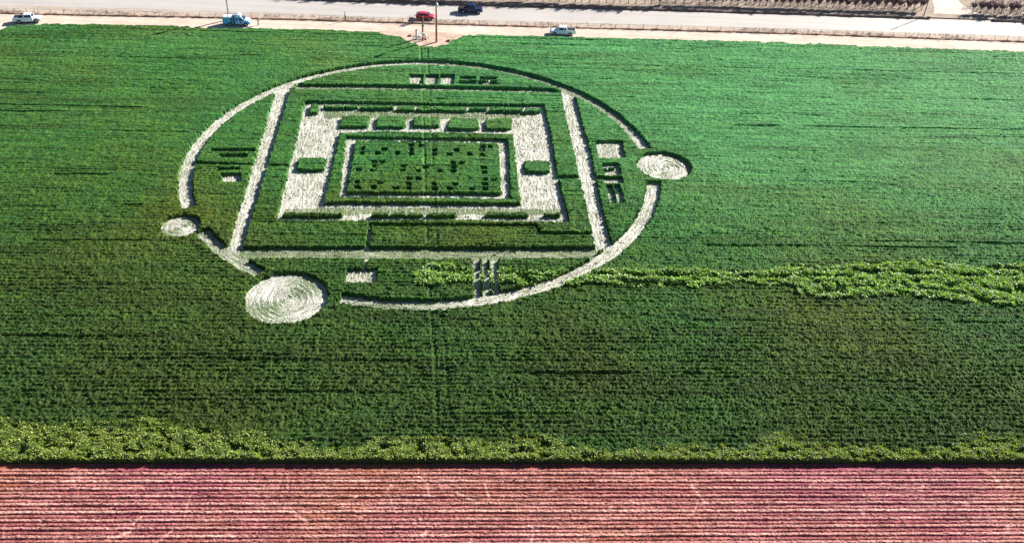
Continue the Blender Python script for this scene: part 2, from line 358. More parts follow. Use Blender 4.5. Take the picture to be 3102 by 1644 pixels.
# what stands untouched inside the chip outline
STAND = [P(1,(1800,640),(1885,640),(1878,742),(1790,742))]
for x0, x1, y0, y1 in ((1958,2190,652,682),(2200,2350,654,684)): STAND.append(rect(1,x0,x1,y0,y1))
for x0, x1, y0, y1 in ((170,552,655,690),(598,800,663,706),(838,1006,665,710),(1018,1216,668,708),(1232,1420,675,716),(1455,1665,677,702),(1690,1872,678,718),(1900,2080,683,722),(2105,2288,690,730)): STAND.append(rect(2,x0,x1,y0,y1,-10))
STAND += [P(1,(2172,790),(2175,785)) + P(2,(268,780),(250,895)) + P(1,(2140,900)), P(2,(372,782),(700,785),(684,905),(345,903)), P(2,(795,785),(1098,800),(1095,895),(790,893)), P(2,(1230,805),(1545,815),(1562,930),(1190,925)), P(2,(1625,820),(1948,800),(1945,928),(1655,930))]
STAND += [P(1,(2148,985)) + P(5,(400,52),(1635,82),(1708,758)) + P(5,(0,745)) + P(4,(2070,632))]      # frame round the die (groove cut below)
GROOVE = P(1,(2215,1015)) + P(5,(700,112),(1590,126),(1618,716)) + P(5,(700,703)) + P(4,(2240,565))
DIE = P(5,(88,142),(1490,168),(1520,658),(700,650),(2,652))
STAND2 = [P(4,(1772,102),(2100,104),(2070,240),(1755,242)), P(5,(1752,342),(1985,345),(2002,448),(1762,450)),
          P(4,(1585,755),(2300,750),(2290,785),(1565,788))]
for x0, x1 in ((245,422),(432,578),(595,742),(795,1090),(1360,1785),(1955,2095)): STAND2.append(rect(5,x0,x1,853,882))
STAND2 = STAND2[:2] + STAND2[2:]
WEED = P(7,(165,440),(170,360),(280,300),(460,285),(620,320),(700,340),(880,335),(1200,348),(1450,330),(1700,338),(2100,340),(2576,335)) + P(8,(0,303),(420,330),(560,318),(760,255),(960,275),(1050,300),(1300,242),(1600,236),(1900,248),(2200,285),(2400,262),(2700,270),(3200,270),(3200,580),(2500,575),(2150,560),(1900,520),(1500,488),(1050,520),(830,490),(740,430),(400,390),(0,440)) + P(7,(2300,480),(2000,470),(1700,440),(1560,465),(1250,440),(1100,470),(900,455),(640,440),(480,450),(300,470),(200,465))

def classify(X, Y, jit):
    """-1 standing barley, -2 weeds, otherwise the index of the flattened piece"""
    shp = X.shape
    jx = X + jit * vnoise(X, Y, .45, .45, 91) + jit * .8 * (rng.random(shp) - .5); jy = Y + jit * vnoise(X, Y, .45, .45, 92) + jit * .8 * (rng.random(shp) - .5)
    ids = np.full(shp, -1, np.int32)
    def paint(poly, val):
        poly = np.asarray(poly); (x0, y0), (x1, y1) = poly.min(0) - .5, poly.max(0) + .5
        s = (jx > x0) & (jx < x1) & (jy > y0) & (jy < y1)
        if s.any():
            q = inside(jx[s], jy[s], poly); w = ids[s]; w[q] = val; ids[s] = w
    wx = jx + .4 * vnoise(X, Y, 1.4, .9, 44); wy = jy + .3 * vnoise(X, Y, 1.1, .8, 45)
    w = inside(wx, wy, top(WEED)); ids[w] = -2
    for i, (n, gr, poly) in enumerate(CUTS): paint(poly, i)
    for p in STAND: paint(top(p), -1)
    paint(top(GROOVE), len(CUTS)); paint(top(DIE), -1)
    for p in STAND2: paint(top(p), -1)
    for i, (px, py) in enumerate(PITS): paint(top(rect(5, px - 27, px + 27, py - 15, py + 17)), len(CUTS) + 1 + i)
    d = np.hypot(jx - CC[0], jy - CC[1]); a = np.degrees(np.arctan2(jy - CC[1], jx - CC[0]))
    ring = (d < RO) & (d > RI); base = len(CUTS) + 1 + len(PITS)
    ids[ring & (a > 11.5)] = base; ids[ring & (a < -152.5)] = base
    ids[ring & (a > -142.5) & (a < -120.5)] = base + 1
    ids[ring & (a > -101.5) & (a < -4.5)] = base + 2
    for i, ((dx, dy), r_) in enumerate(DISCS): ids[np.hypot(jx - dx, jy - dy) < r_] = base + 3 + i
    return ids
PIECES = [(n, gr) for n, gr, _ in CUTS] + [('frame_groove', .12)] + [('braille_pit', .5)] * len(PITS) + [('ring_arc', .1), ('ring_arc', .55), ('ring_arc', .12)] + [('swirled_disc', .15)] * 3

far_px = [(-400,118),(0,92),(30,77),(133,73),(280,73),(466,76),(637,85),(766,85),(1000,90),(1139,98),(1212,112),(1245,128),(1274,141),(1321,141),(1352,137),(1367,123),(1406,107),(1550,107),(1767,113),(2016,118),(2350,128),(2611,138.5),(3102,155.5),(3500,166)]
FAR = ground_pt([p[0] for p in far_px], [p[1] for p in far_px], HC)
def far_y(x): return np.interp(x, FAR[:, 0], FAR[:, 1])

def grid(u0, u1, v0, v1, s):
    us = np.arange(u0, u1, s); vsn = np.arange(v0, v1, s); U, V = np.meshgrid(us, vsn); X, Y = xy(U, V); return U, V, X, Y
def compact(mask_cells, shape):
    ny, nx = shape; j, i = np.nonzero(mask_cells); a = j * nx + i
    F = np.stack([a, a + 1, a + nx + 1, a + nx], -1); used, inv = np.unique(F, return_inverse=True)
    return used, inv.reshape(F.shape)

# long gaps between drill rows, each from one pixel to another
GAPS = [(-60,314),(430,325),(-60,334),(300,338),(0,524),(545,529),(0,627),(430,618),(-60,727),(560,727),(0,1015),(640,1020),(60,1182),(1250,1188),(1950,375),(3102,392),(2240,345),(2700,352),(2120,718),(3160,738),(2140,742),(2900,750),(2200,820),(2500,822),(2100,968),(3160,976),(1500,1128),(2700,1133),(1900,1300),(3100,1303),(1380,1250),(1700,1252),(1850,470),(2400,478),(720,1090),(1270,1094),(150,860),(560,862)]
GS = .2
U, V, X, Y = grid(-156, 150, NEAR_V, 214, GS)
PXX, PYY = to_px(X, Y, .3)
vis = (PXX > -330) & (PXX < PW + 330) & (PYY > -60) & (PYY < PH + 60)
ids = classify(X, Y, .16)
def crop_height(U, V, X, Y):
    rug = np.clip((150 - V) / 65, 0, 1)                     # the crop is ranker towards the near edge
    h = HC + .05 * vnoise(U, V, 6, 3, 1) + (.045 + .03 * rug) * vnoise(U, V, 1.0, .6, 2) + (.035 + .07 * rug) * vnoise(U, V, .42, .36, 3) + .05 * vnoise(U, V, 9, .5, 4) + (.07 + .14 * rug) * (rng.random(U.shape) - .5)
    hp = vnoise(U, V, 1.5, .8, 5); h -= .12 * np.clip(hp - .6, 0, 1) / .4
    lo = vnoise(U, V, 40, .8, 6); h -= .10 * np.clip(lo - .5, 0, .4) / .4                # thin drill gaps along the rows
    h += (.05 + .035 * rug) * np.cos(2 * np.pi * (V / .76 + .12 * vnoise(U, V, 12, 2, 77))) * (.6 + .5 * vnoise(U, V, 7, 2, 78))
    for (x0, y0), (x1, y1) in zip(top(GAPS)[::2], top(GAPS)[1::2]):
        t_ = np.clip((X - x0) / (x1 - x0), 0, 1); h -= .26 * np.clip(1.3 - np.abs(Y - (y0 + t_ * (y1 - y0)) + .1 * vnoise(U, V, 3, 1, 79)) / .22, 0, 1) * ((X > x0) & (X < x1)) * np.clip(.6 + .8 * vnoise(U, V, 5, 1, 80), 0, 1)
    # tramlines across the field
    tl_ = top([(1344,1330),(1340,1200),(1334,1080),(1321,950),(1308,718),(1299,500),(1292,304),(1286,200),(1284,140)])
    tc_ = X - np.interp(Y, tl_[:, 1], tl_[:, 0])
    for off_, wd, dp in ((0, .8, .09), (-.75, .28, .20), (.75, .28, .14)):
        h -= dp * np.clip(1.3 - np.abs(tc_ - off_) / wd, 0, 1) * np.clip(.65 + .6 * vnoise(U, V, 2, 2, 7 + int(wd * 10)), 0, 1.2)
    near = np.clip((80.6 + 1.6 * vnoise(U, V, 6, 3, 8) + .9 * vnoise(U, V, 1.2, .8, 9) - V) / 3.2, 0, 1)
    return h, near
h, near = crop_height(U, V, X, Y)
left_b = np.clip((-24 - U + 7 * vnoise(U, V, 3, 2, 10)) / 10, 0, 1) * np.clip((83.4 + 1.6 * vnoise(U, V, 3, 1.5, 11) - V) / 2.5, 0, 1)
bord = np.maximum(near, left_b)
hb = HC + .14 * np.clip(1 - (V - NEAR_V) / 2, 0, 1) + .18 * vnoise(U, V, .8, .7, 21) + .12 * vnoise(U, V, .4, .4, 22) + .16 * (rng.random(U.shape) - .5) - .55 * np.clip(vnoise(U, V, 1.1, .8, 23) - .2, 0, .5) / .5
h = h * (1 - bord) + hb * bord
hw = HC + .02 + .16 * vnoise(U, V, .9, .8, 31) + .10 * vnoise(U, V, .45, .45, 32) + .14 * (rng.random(U.shape) - .5)
mid = vnoise(U, V, 2.6, .8, 33); hw -= .6 * np.clip(mid - .15, 0, .4) / .4; hw -= .35 * np.clip(vnoise(U, V, .8, .7, 34) - .35, 0, .4) / .4; hw += .26
tr = P(7,(300,345),(700,372),(1150,372),(1420,388),(1650,372),(2100,385)) + P(8,(0,345),(400,362),(740,355),(1050,362),(1300,342),(1500,322),(1700,332),(2000,352),(2300,368),(2576,348),(3200,350))
tl = top(tr); trench = np.abs(Y - np.interp(X, tl[:, 0], tl[:, 1]) + .35 * vnoise(U, V, 1.6, 1, 35))
hw -= .75 * np.clip(1.25 - trench / .45, 0, 1) * np.clip(.75 + .6 * vnoise(U, V, 3, 1, 36), 0, 1)
standing = ids < 0
hh = np.where(ids == -2, np.clip(hw, .06, 1.1), np.clip(h, .15, .95)); Z = np.where(standing, hh, .0)
infield = (V >= NEAR_V) & (Y < far_y(X) + .35 * vnoise(X, Y, .9, .9, 61)) 
Z = np.where(infield, Z, -.02); ok = infield & standing
edge0 = V < NEAR_V + GS * .5; Z = np.where(edge0, -.25, Z)
cellany = ok[:-1,:-1] | ok[1:,:-1] | ok[:-1,1:] | ok[1:,1:]
cv = vis[:-1,:-1] & cellany
weedc = (ids == -2)
wc = (weedc[:-1,:-1].astype(int) + weedc[1:,:-1] + weedc[:-1,1:] + weedc[1:,1:]) >= 2
olive = np.clip(.08 + .66 * np.clip((142 - 10 * np.clip((U - 5) / 40, 0, 1) - V) / 48, 0, 1) * (.92 + .2 * vnoise(U, V, 9, 1.5, 73)) + .45 * np.clip((-20 - U) / 90, 0, 1) * (.5 + .6 * vnoise(U, V, 14, 1.6, 71)) + .3 * np.clip(vnoise(U, V, 22, 1.2, 72), 0, 1) - .1 * np.clip((V - 150) / 50, 0, 1), 0, .8)  # left olive is the crop's own; near darkening paints shade between plants
fresh = np.clip(np.clip((V - 128 + 22 * np.clip((U - 5) / 40, 0, 1)) / 60, 0, 1) * (.25 + .75 * np.clip((U + 45) / 90, 0, 1)) * (1 + .35 * vnoise(U, V, 18, 5, 74)), 0, 1)  # grows to the far right, standing in for sun gloss on leaves
VV = np.stack([X, Y, Z], -1).reshape(-1, 3)
def grid_obj(name, mask, mat, attrs, **kw):
    used, F = compact(mask, X.shape); return np_mesh(name, VV[used], F, mat, attrs={k_: a.ravel()[used] for k_, a in attrs.items()}, **kw)
bc = ((bord + .45 * vnoise(U, V, .9, .6, 24))[:-1,:-1] > .6) & ~wc
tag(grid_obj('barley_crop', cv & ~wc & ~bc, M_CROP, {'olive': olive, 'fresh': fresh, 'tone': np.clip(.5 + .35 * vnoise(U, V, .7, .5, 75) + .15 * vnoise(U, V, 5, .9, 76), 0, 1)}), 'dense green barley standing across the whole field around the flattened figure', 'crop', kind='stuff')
weed_o = tag(grid_obj('weed_strip', cv & wc, M_WEEDMASS, {}), 'bright yellow-green strip of bushy weeds running to the right edge', 'weeds', kind='stuff')
bord_o = tag(grid_obj('leafy_border', cv & bc, M_BORDERMASS, {}), 'taller leafy yellow-green plants along the edge above the ploughed soil', 'plants', kind='stuff')
# barley beyond the picture's edge, coarser
s2 = .8; U2, V2, X2, Y2 = grid(-230, 225, NEAR_V, 216, s2)
p2, q2 = to_px(X2, Y2, .3); v2 = (p2 > -322) & (p2 < PW + 322) & (q2 > -50) & (q2 < PH + 50)
Z2 = HC - .05 + .50 * (rng.random(X2.shape) - .5); in2 = Y2 < far_y(X2)
c2 = in2[:-1,:-1] & in2[1:,1:] & ~(v2[:-1,:-1] & v2[1:,1:])
used, F = compact(c2, X2.shape)
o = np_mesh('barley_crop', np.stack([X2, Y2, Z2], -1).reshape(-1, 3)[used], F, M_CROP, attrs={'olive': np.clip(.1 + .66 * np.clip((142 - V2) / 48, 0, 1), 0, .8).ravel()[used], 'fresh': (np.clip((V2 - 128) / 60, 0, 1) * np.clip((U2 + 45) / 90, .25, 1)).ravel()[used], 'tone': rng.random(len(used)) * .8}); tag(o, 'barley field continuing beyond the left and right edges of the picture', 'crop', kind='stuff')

Uu, Vu = np.meshgrid(np.array([-230., 225.]), np.array([77.0, 216.0])); Xu, Yu = xy(Uu, Vu); Yu[1] = np.minimum(Yu[1], 196)
tag(np_mesh('field_soil', np.stack([Xu, Yu, Xu * 0 - .05], -1).reshape(-1, 3), np.array([[0, 1, 3, 2]]), M_BERM), kind='structure')
# leaves
def leaf_mesh(name, px, py, pz, ln, wd, mat, parent, lean=.9, olive_=None, far_gloss_=None):
    n = len(px); az = rng.random(n) * 2 * np.pi; el = np.clip(rng.normal(lean, .35, n), .05, 1.5)
    d = np.stack([np.cos(az) * np.cos(el), np.sin(az) * np.cos(el), np.sin(el)], -1)
    a2 = az + np.pi / 2 + rng.normal(0, .5, n); s_ = np.stack([np.cos(a2), np.sin(a2), rng.normal(0, .3, n)], -1)
    b = np.stack([px, py, pz], -1); L_ = (ln * (.6 + .8 * rng.random(n)))[:, None]; W_ = (wd * (.6 + .8 * rng.random(n)))[:, None]
    m = b + d * L_ * .55; t = b + d * L_ - np.array([0, 0, 1]) * L_ * .18
    Vx = np.stack([b, m - s_ * W_ * .5, t, m + s_ * W_ * .5], 1).reshape(-1, 3); i = np.arange(n) * 4
    F = np.stack([i, i + 1, i + 2, i + 3], -1)
    at = {'olive': np.repeat(olive_, 4)} if olive_ is not None else {'olive': np.zeros(4 * n)}
    at['tone'] = np.repeat(np.clip(rng.normal(.5, .28, n), 0, 1), 4)
    if far_gloss_ is not None: at['fresh'] = np.repeat(far_gloss_, 4)
    return tag(np_mesh(name, Vx, F, mat, parent, attrs=at), kind='stuff')
def scatter(mask, n, weight=None):
    j, i = np.nonzero(mask); w = None
    if weight is not None: w = weight[mask]; w = w / w.sum()
    c = rng.choice(len(j), n, p=w); ju = rng.random((2, n)) - .5
    jj, ii = j[c], i[c]; x, y = xy(U[jj, ii] + ju[0] * GS, V[jj, ii] + ju[1] * GS); return x, y, Z[jj, ii], olive[jj, ii], fresh[jj, ii]
barley_o = bpy.data.objects['barley_crop']
m = vis & ok & (ids == -1) & (bord < .55) & ~edge0
wgt = np.clip(110 / V, .4, 1.5) ** 1.5
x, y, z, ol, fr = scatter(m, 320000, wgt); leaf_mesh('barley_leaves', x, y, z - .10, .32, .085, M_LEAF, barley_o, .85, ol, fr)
m = vis & (ids == -2) & infield; x, y, z, ol, fr = scatter(m, 42000); leaf_mesh('weed_leaves', x, y, z - .08, .42, .30, M_WEED, weed_o, .45)
m = vis & infield & (ids == -1) & (bord >= .4) & ~edge0; x, y, z, ol, fr = scatter(m, 70000, bord ** .7); leaf_mesh('border_leaves', x, y, z - .06, .28, .17, M_BORDER, bord_o, .5)

# flattened pieces of the figure
circle = empty('crop_circle', (CC[0], CC[1], 0), 0, 'huge white crop circle with a square chip pattern flattened into the green barley', 'crop circle')
FS = .13
Uf, Vf, Xf, Yf = grid(-52, 40, 99, 192, FS)
fid = classify(Xf, Yf, .05)
flat = fid >= 0
gq = np.array([g_ for _, g_ in PIECES]); green = np.where(flat, gq[np.clip(fid, 0, None)], .3)
drill = (np.mod(Vf, .62) < FS * 1.01)
tuft = (rng.random(Xf.shape) < np.where(drill, .20, .02)); 
base = len(CUTS) + 1 + len(PITS)
# direction the stems lie in: round the ring and discs, along the rows in the cross paths, away down the field elsewhere
rC = np.hypot(Xf - CC[0], Yf - CC[1]); LS, LT = Vf.copy(), Uf.copy()
rg = (fid >= base) & (fid < base + 3); LS = np.where(rg, np.arctan2(Yf - CC[1], Xf - CC[0]) * 40, LS); LT = np.where(rg, rC, LT)
ew = np.isin(fid, [i for i, (n, g_) in enumerate(PIECES) if (n == 'straight_path' and g_ > .5) or n in ('glyph_bar', 'circuit_line')]); LS, LT = np.where(ew, Uf, LS), np.where(ew, Vf, LT)
for i, ((dx, dy), r_) in enumerate(DISCS):
    q = fid == base + 3 + i; rr = np.hypot(Xf - dx, Yf - dy); LS = np.where(q, np.arctan2(Yf - dy, Xf - dx) * np.maximum(rr, .8), LS); LT = np.where(q, rr + .22 * vnoise(Xf, Yf, 1.6, 1.2, 89) + .10 * vnoise(Xf, Yf, .5, .5, 90), LT)
st1, st2 = vnoise(LS, LT, 1.3, .22, 81), vnoise(LS, LT, .6, .14, 82)
streak = np.clip(.5 + .22 * st1 + .16 * st2 + .10 * vnoise(Uf, Vf, 2.5, 2.5, 88), 0, 1)
Zf = .05 + .03 * st1 + .018 * st2 + .022 * (rng.random(Xf.shape) - .3) + tuft * (.05 + .12 * rng.random(Xf.shape))
for i, ((dx, dy), r_) in enumerate(DISCS):
    q = fid == base + 3 + i; rr = np.hypot(Xf - dx, Yf - dy); th = np.arctan2(Yf - dy, Xf - dx)
    Zf = np.where(q, .07 + .03 * st1 + .025 * st2 + .012 * np.sin(2 * np.pi * (rr / .9 + th / (2 * np.pi))) + .025 * (rng.random(Xf.shape) - .4) + tuft * .12 * rng.random(Xf.shape), Zf)
    green = np.where(q, np.clip(.38 + .5 * np.cos(2 * (th - R(60))) + .12 * vnoise(Uf, Vf, .8, .6, 83), 0, 1), green)  # green quadrants stand in for the sheen of the circular lay
ang = np.degrees(np.arctan2(Yf - CC[1], Xf - CC[0])); soft = lambda a, b, w: np.clip((ang - a) / w, 0, 1) * np.clip((b - ang) / w, 0, 1)
ringm = fid >= base; ringm &= fid < base + 3
green = np.where(ringm, green + .6 * soft(15, 100, 12) + .55 * soft(-106, -76, 12), green)
floor_i = [i for i, (n, _) in enumerate(PIECES) if n == 'chip_floor'][0]; fl_ = fid == floor_i
for pl, am in ((P(1,(1960,672)) + P(2,(0,690),(2250,715),(1960,790),(1900,800),(0,778)) + P(1,(1960,775)), .75), (P(1,(2150,940)) + P(2,(0,938),(1960,965),(1960,1000),(0,975)) + P(1,(2140,985)), .5),
               (P(4,(1600,690),(2070,655)) + P(5,(0,770),(1710,790),(2110,800),(2120,840),(1900,850),(0,850)) + P(4,(1590,755)), .72), (P(1,(1730,600)) + P(2,(0,600),(2300,640),(2290,680),(0,665)) + P(1,(1960,650)), .45)):
    q = fl_ & inside(Xf + .3 * vnoise(Xf, Yf, 1.2, .6, 86), Yf + .3 * vnoise(Xf, Yf, 1.2, .6, 87), top(pl)); green = np.where(q, green + am, green)
green = np.clip(green + tuft * .25, 0, 1)
pit = (fid > len(CUTS)) & (fid < base); Zf = np.where(pit, .03 + .03 * rng.random(Xf.shape), Zf)
VF = np.stack([Xf, Yf, Zf], -1).reshape(-1, 3)
# bent stems and stray blades left standing on the flattened ground
jj, ii = np.nonzero(flat & ~pit); c_ = rng.choice(len(jj), 16000); jj, ii = jj[c_], ii[c_]
stray_x, stray_y = Xf[jj, ii] + rng.normal(0, .05, len(jj)), Yf[jj, ii] + rng.normal(0, .05, len(jj))
# every piece reaches 0.3 m under the foot of the standing crop round it
cid = np.maximum.reduce([fid[:-1,:-1], fid[1:,:-1], fid[:-1,1:], fid[1:,1:]])
for _ in range(2):
    e = np.pad(cid, 1, constant_values=-1)
    nb = np.maximum.reduce([e[:-2,1:-1], e[2:,1:-1], e[1:-1,:-2], e[1:-1,2:]]); cid = np.where(cid < 0, nb, cid)
for i, (nm, gr) in enumerate(PIECES):
    used, F = compact(cid == i, Xf.shape)
    if not len(F): continue
    disc = nm == 'swirled_disc'; loc = (DISCS[i - base - 3][0][0], DISCS[i - base - 3][0][1], 0) if disc else (CC[0], CC[1], 0)
    o = np_mesh(nm, VF[used], F, M_SWIRL if disc else M_STRAW, attrs={'green': green.ravel()[used], 'streak': streak.ravel()[used]}, loc=loc)
    o.parent = circle; o.matrix_parent_inverse = Matrix.Identity(4); o.location = (loc[0] - CC[0], loc[1] - CC[1], 0)
    if disc: o['label'] = ('round swirled disc at the right of the ring', 'small swirled disc at the lower left of the ring', 'largest swirled disc below the ring')[i - base - 3]

leaf_mesh('stray_stems', stray_x - CC[0], stray_y - CC[1], stray_x * 0 + .04, .32, .05, M_STEM, circle, .75)

# ------------------------------------------------------------------ ploughed soil: one raised bed after another
soil = empty('ploughed_soil', (0, 70, 0)); tag(soil, kind='structure')
BED = 1.1; us = np.arange(-95, 100, .17); prof_s = np.array([0, .07, .13, .2, .28, .36, .44, .49, .54, .60, .66, .73, .8, .88, .95, 1.0])
prof_h = np.array([0, .10, .17, .185, .175, .16, .135, .06, .075, .14, .155, .14, .11, .07, .02, 0])
prof_d = np.array([0, .1, .5, .85, .9, .75, .4, 0, 0, .05, .3, .3, .15, .1, 0, 0])
SCUFF = [(random.uniform(-62, 66), random.uniform(62, 75), random.choice([.5, .9, 1.4, 1.8, 2.4]) + random.uniform(-.2, .2), random.uniform(.6, 3.2), random.uniform(.08, .22)) for _ in range(75)]
for b in range(16):
    v0 = 75.62 - BED * (b + 1)
    Ub, Sb = np.meshgrid(us, prof_s); Vb = v0 + Sb * BED + .03 * vnoise(Ub, Sb * 0 + b, 1.2, 1, 130 + b)
    amp = .85 + .3 * vnoise(us, us * 0 + b * 3, 5, 1, 150)
    Hb = prof_h[:, None] * amp[None] + .035 * vnoise(Ub, Vb, .4, .2, 140) + .075 * (rng.random(Ub.shape) - .5) * (Sb > 0.01) * (Sb < .99)
    clod = rng.random(Ub.shape) < .012; Hb += clod * .09
    dry = np.clip(prof_d[:, None] * (1.25 if b in (5,) else (.55 + .45 * rng.random())) + .25 * vnoise(Ub, Vb, 3.5, .5, 160) + clod * .4, 0, 1) * np.ones_like(Ub)
    for su_, sv_, sa_, sl_, sw_ in SCUFF:
        if v0 - 3 < sv_ < v0 + BED + 3:
            a_, b_ = Ub - su_, Vb - sv_; l_ = a_ * math.cos(sa_) + b_ * math.sin(sa_); c_ = np.abs(-a_ * math.sin(sa_) + b_ * math.cos(sa_))
            k2 = np.clip(1.4 - c_ / sw_, 0, 1) * ((l_ > 0) & (l_ < sl_)) * np.clip(.6 + .7 * vnoise(Ub, Vb, .5, .5, 165), 0, 1); dry = np.clip(dry + .9 * k2, 0, 1); Hb = Hb * (1 - .35 * k2)
    Hb[0] = Hb[-1] = 0; Xb, Yb = xy(Ub, Vb); n = len(us); k_ = len(prof_s)
    i = (np.arange(n - 1)[None] + n * np.arange(k_ - 1)[:, None]).ravel()
    o = np_mesh('soil_bed', np.stack([Xb, Yb - 70, Hb], -1).reshape(-1, 3), np.stack([i, i+1, i+n+1, i+n], -1), M_SOIL, soil, attrs={'dry': dry.ravel()})
us2 = np.arange(-95, 100, .4); Ue, Ve = np.meshgrid(us2, np.array([75.62, 75.85, 76.2, 77.4])); He = np.array([0, -.14, -.16, -.16])[:, None] + .03 * vnoise(Ue, Ve, .6, .3, 170)
Xe, Ye = xy(Ue, Ve); n = len(us2); i = (np.arange(n - 1)[None] + n * np.arange(3)[:, None]).ravel()
np_mesh('edge_furrow', np.stack([Xe, Ye - 70, He], -1).reshape(-1, 3), np.stack([i, i+1, i+n+1, i+n], -1), M_SOIL, soil, attrs={'dry': np.zeros(Ue.size)})
# pale stones and dry clods that lie on the beds
cl = MB()
for _ in range(150):
    u_, v_ = random.uniform(-60, 66), random.uniform(64, 75.6); x, y = xy(u_, v_); s = random.uniform(.05, .13)
    cl.add([(x + s * math.cos(t), y + s * .7 * math.sin(t), .12) for t in (0, 1.3, 2.5, 3.8, 5.1)] + [(x, y, .16 + s)], [(0,1,5),(1,2,5),(2,3,5),(3,4,5),(4,0,5)])
tag(cl.build('dry_clods', M_LANE, soil), kind='stuff')

# clearing at the foot of the poles
pc = line([(1120,97),(1150,95),(1300,96),(1406,106),(1380,118),(1367,125),(1352,139),(1321,143),(1274,143),(1245,130),(1205,113),(1139,99)])
p_ = MB(); p_.add([(a, b, .012) for a, b in pc], [tuple(range(len(pc)))]); tag(p_.build('pole_clearing', M_PATCH), kind='structure')

# ------------------------------------------------------------------ bare orchard
def tree_meshes(seed, dense):
    r = random.Random(seed); tr, br = MB(), MB()
    hgt = r.uniform(.75, 1.1) if dense else r.uniform(.7, 1.1); ln = Vector((r.uniform(-.12, .12), r.uniform(-.12, .12), 0))
    topp = Vector((0, 0, hgt)) + ln
    tr.tube([(0, 0, -.1), (0, 0, .12), ln * .5 + Vector((0, 0, hgt * .55)), topp], [.15, .10, .085, .075], 7)
    nl = r.randint(3, 4)
    for a in range(nl):
        an = 2 * math.pi * (a + r.random() * .6) / nl; d = Vector((math.cos(an) * .75, math.sin(an) * .75, 1)).normalized()
        L = r.uniform(1.2, 1.7) if dense else r.uniform(1.2, 1.7); e = topp + d * L; mm = topp + d * L * .5 + Vector((math.cos(an) * .08, math.sin(an) * .08, 0))
        br.tube([topp - Vector((0, 0, .06)), mm, e], [.06, .045, .03], 5)
        for c in range(8 if dense else 4):
            st = topp + d * L * r.uniform(.12 if dense else .35, 1); a3 = r.uniform(0, 6.28); d3 = Vector((math.cos(a3) * .65, math.sin(a3) * .65, r.uniform(.6, 1.2))).normalized(); L3 = r.uniform(.6, 1.05) if dense else r.uniform(.8, 1.3); e3 = st + d3 * L3
            br.tube([st, st + d3 * L3 * .5 + Vector((0, 0, -.05)), e3], [.026, .02, .012], 4, caps=False)
            for c2_ in range(20 if dense else 4):
                s4 = st + d3 * L3 * r.uniform(.15, 1); a4 = r.uniform(0, 6.28); d4 = Vector((math.cos(a4), math.sin(a4), r.uniform(-.1, 1.3))).normalized()
                br.tube([s4, s4 + d4 * r.uniform(.3, .65)], [.036 if dense else .012, .014], 3, caps=False)
    a = tr.build('trunk', M_BARK); b = br.build('branches', M_TWIG)
    ma, mb = a.data, b.data; bpy.data.objects.remove(a); bpy.data.objects.remove(b); return ma, mb
SPARSE = [tree_meshes(s, False) for s in range(5)]; DENSE = [tree_meshes(40 + s, True) for s in range(4)]
def tree(x, y, z, label, group, dense):
    ma, mb = random.choice(DENSE if dense else SPARSE)
    t = empty('orchard_tree', (x, y, z), random.uniform(0, 6.28), label, 'tree', group); s = random.uniform(.9, 1.15) ; t.scale = (s, s, s * random.uniform(.95, 1.1))
    for n_, me in (('trunk', ma), ('branches', mb)):
        o = bpy.data.objects.new(n_, me); COL.objects.link(o); o.parent = t
L_TREE = resample(line([(1700,7),(2000,14),(2300,21),(2600,31.5),(2795,34),(3000,45),(3102,50)]), 2, XR)
x = -57.0
while x < 100.2:
    last = x + 1.9 >= 100.2
    yb = at_line(L_TREE, x) if x > 33 else at_line(L_RFAR, x) + 3.4
    tree(x + random.uniform(-.2, .2), yb + random.uniform(-.15, .15), .29,
         'bare orchard tree standing last in its row beside the driveway' if last else 'bare leafless orchard tree in the front row across the road, left of the driveway',
         None if last else 'front row of bare trees left of the driveway', True)
    x += random.uniform(1.65, 2.1)
for row in (2.6, 5.4):
    x = 36.0
    while x < 136:
        if not (100.5 < x < 113):
            tree(x + random.uniform(-.2, .2), at_line(L_TREE, x) + row + random.uniform(-.2, .2), .29, 'bare leafless orchard tree in the rows behind the front row across the road', 'bare trees in the rear orchard rows', False)
        x += random.uniform(1.9, 2.4)
x = 111.5
while x < 136:
    tree(x, at_line(L_TREE, x) + random.uniform(-.2, .2), .29, 'bare leafless orchard tree in the front row, right of the driveway', 'front row of bare trees right of the driveway', True); x += random.uniform(1.6, 2.2)

# ------------------------------------------------------------------ fence along the lane
fence = empty('wire_fence', (0, float(at_line(L_DITCH, 0)) + .35, .15), 0, 'long low fence of thin wooden posts between the dirt lane and the road', 'fence')
fy0 = fence.location.y
x = -120.0; posts = []
pm = []
for v_ in range(6):
    q = MB(); hgt = (1.0, 1.15, .95, 1.2, 1.05, 1.1)[v_]; a = random.uniform(-.12, .12)
    q.tube([(0, 0, -.1), (a * .5, 0, hgt * .5), (a, .03, hgt)], [.065, .06, .05], 6); o = q.build('post', M_WHITEMET if v_ == 5 else M_WOOD); pm.append(o.data); bpy.data.objects.remove(o)
q = MB(); q.tube([(0, 0, -.1), (.02, 0, 2.0)], [.11, .09], 8); o = q.build('post', M_WOOD); tall = o.data; bpy.data.objects.remove(o)
tall_x = ground_pt(1046, 62.5)[0]
while x < 121:
    o = bpy.data.objects.new('post', pm[5] if random.random() < .07 else random.choice(pm[:5])); COL.objects.link(o); o.parent = fence
    o.location = (x, float(at_line(L_DITCH, x)) + .35 - fy0, 0); o.rotation_euler = (random.uniform(-.06, .06), random.uniform(-.08, .08), random.uniform(0, 6))
    posts.append(o.location.copy()); x += random.uniform(2.5, 3.5)
o = bpy.data.objects.new('post', tall); COL.objects.link(o); o.parent = fence; o['label'] = 'tallest fence post, twice as high as the others'
o.location = (tall_x, float(at_line(L_DITCH, tall_x)) + .35 - fy0, 0)
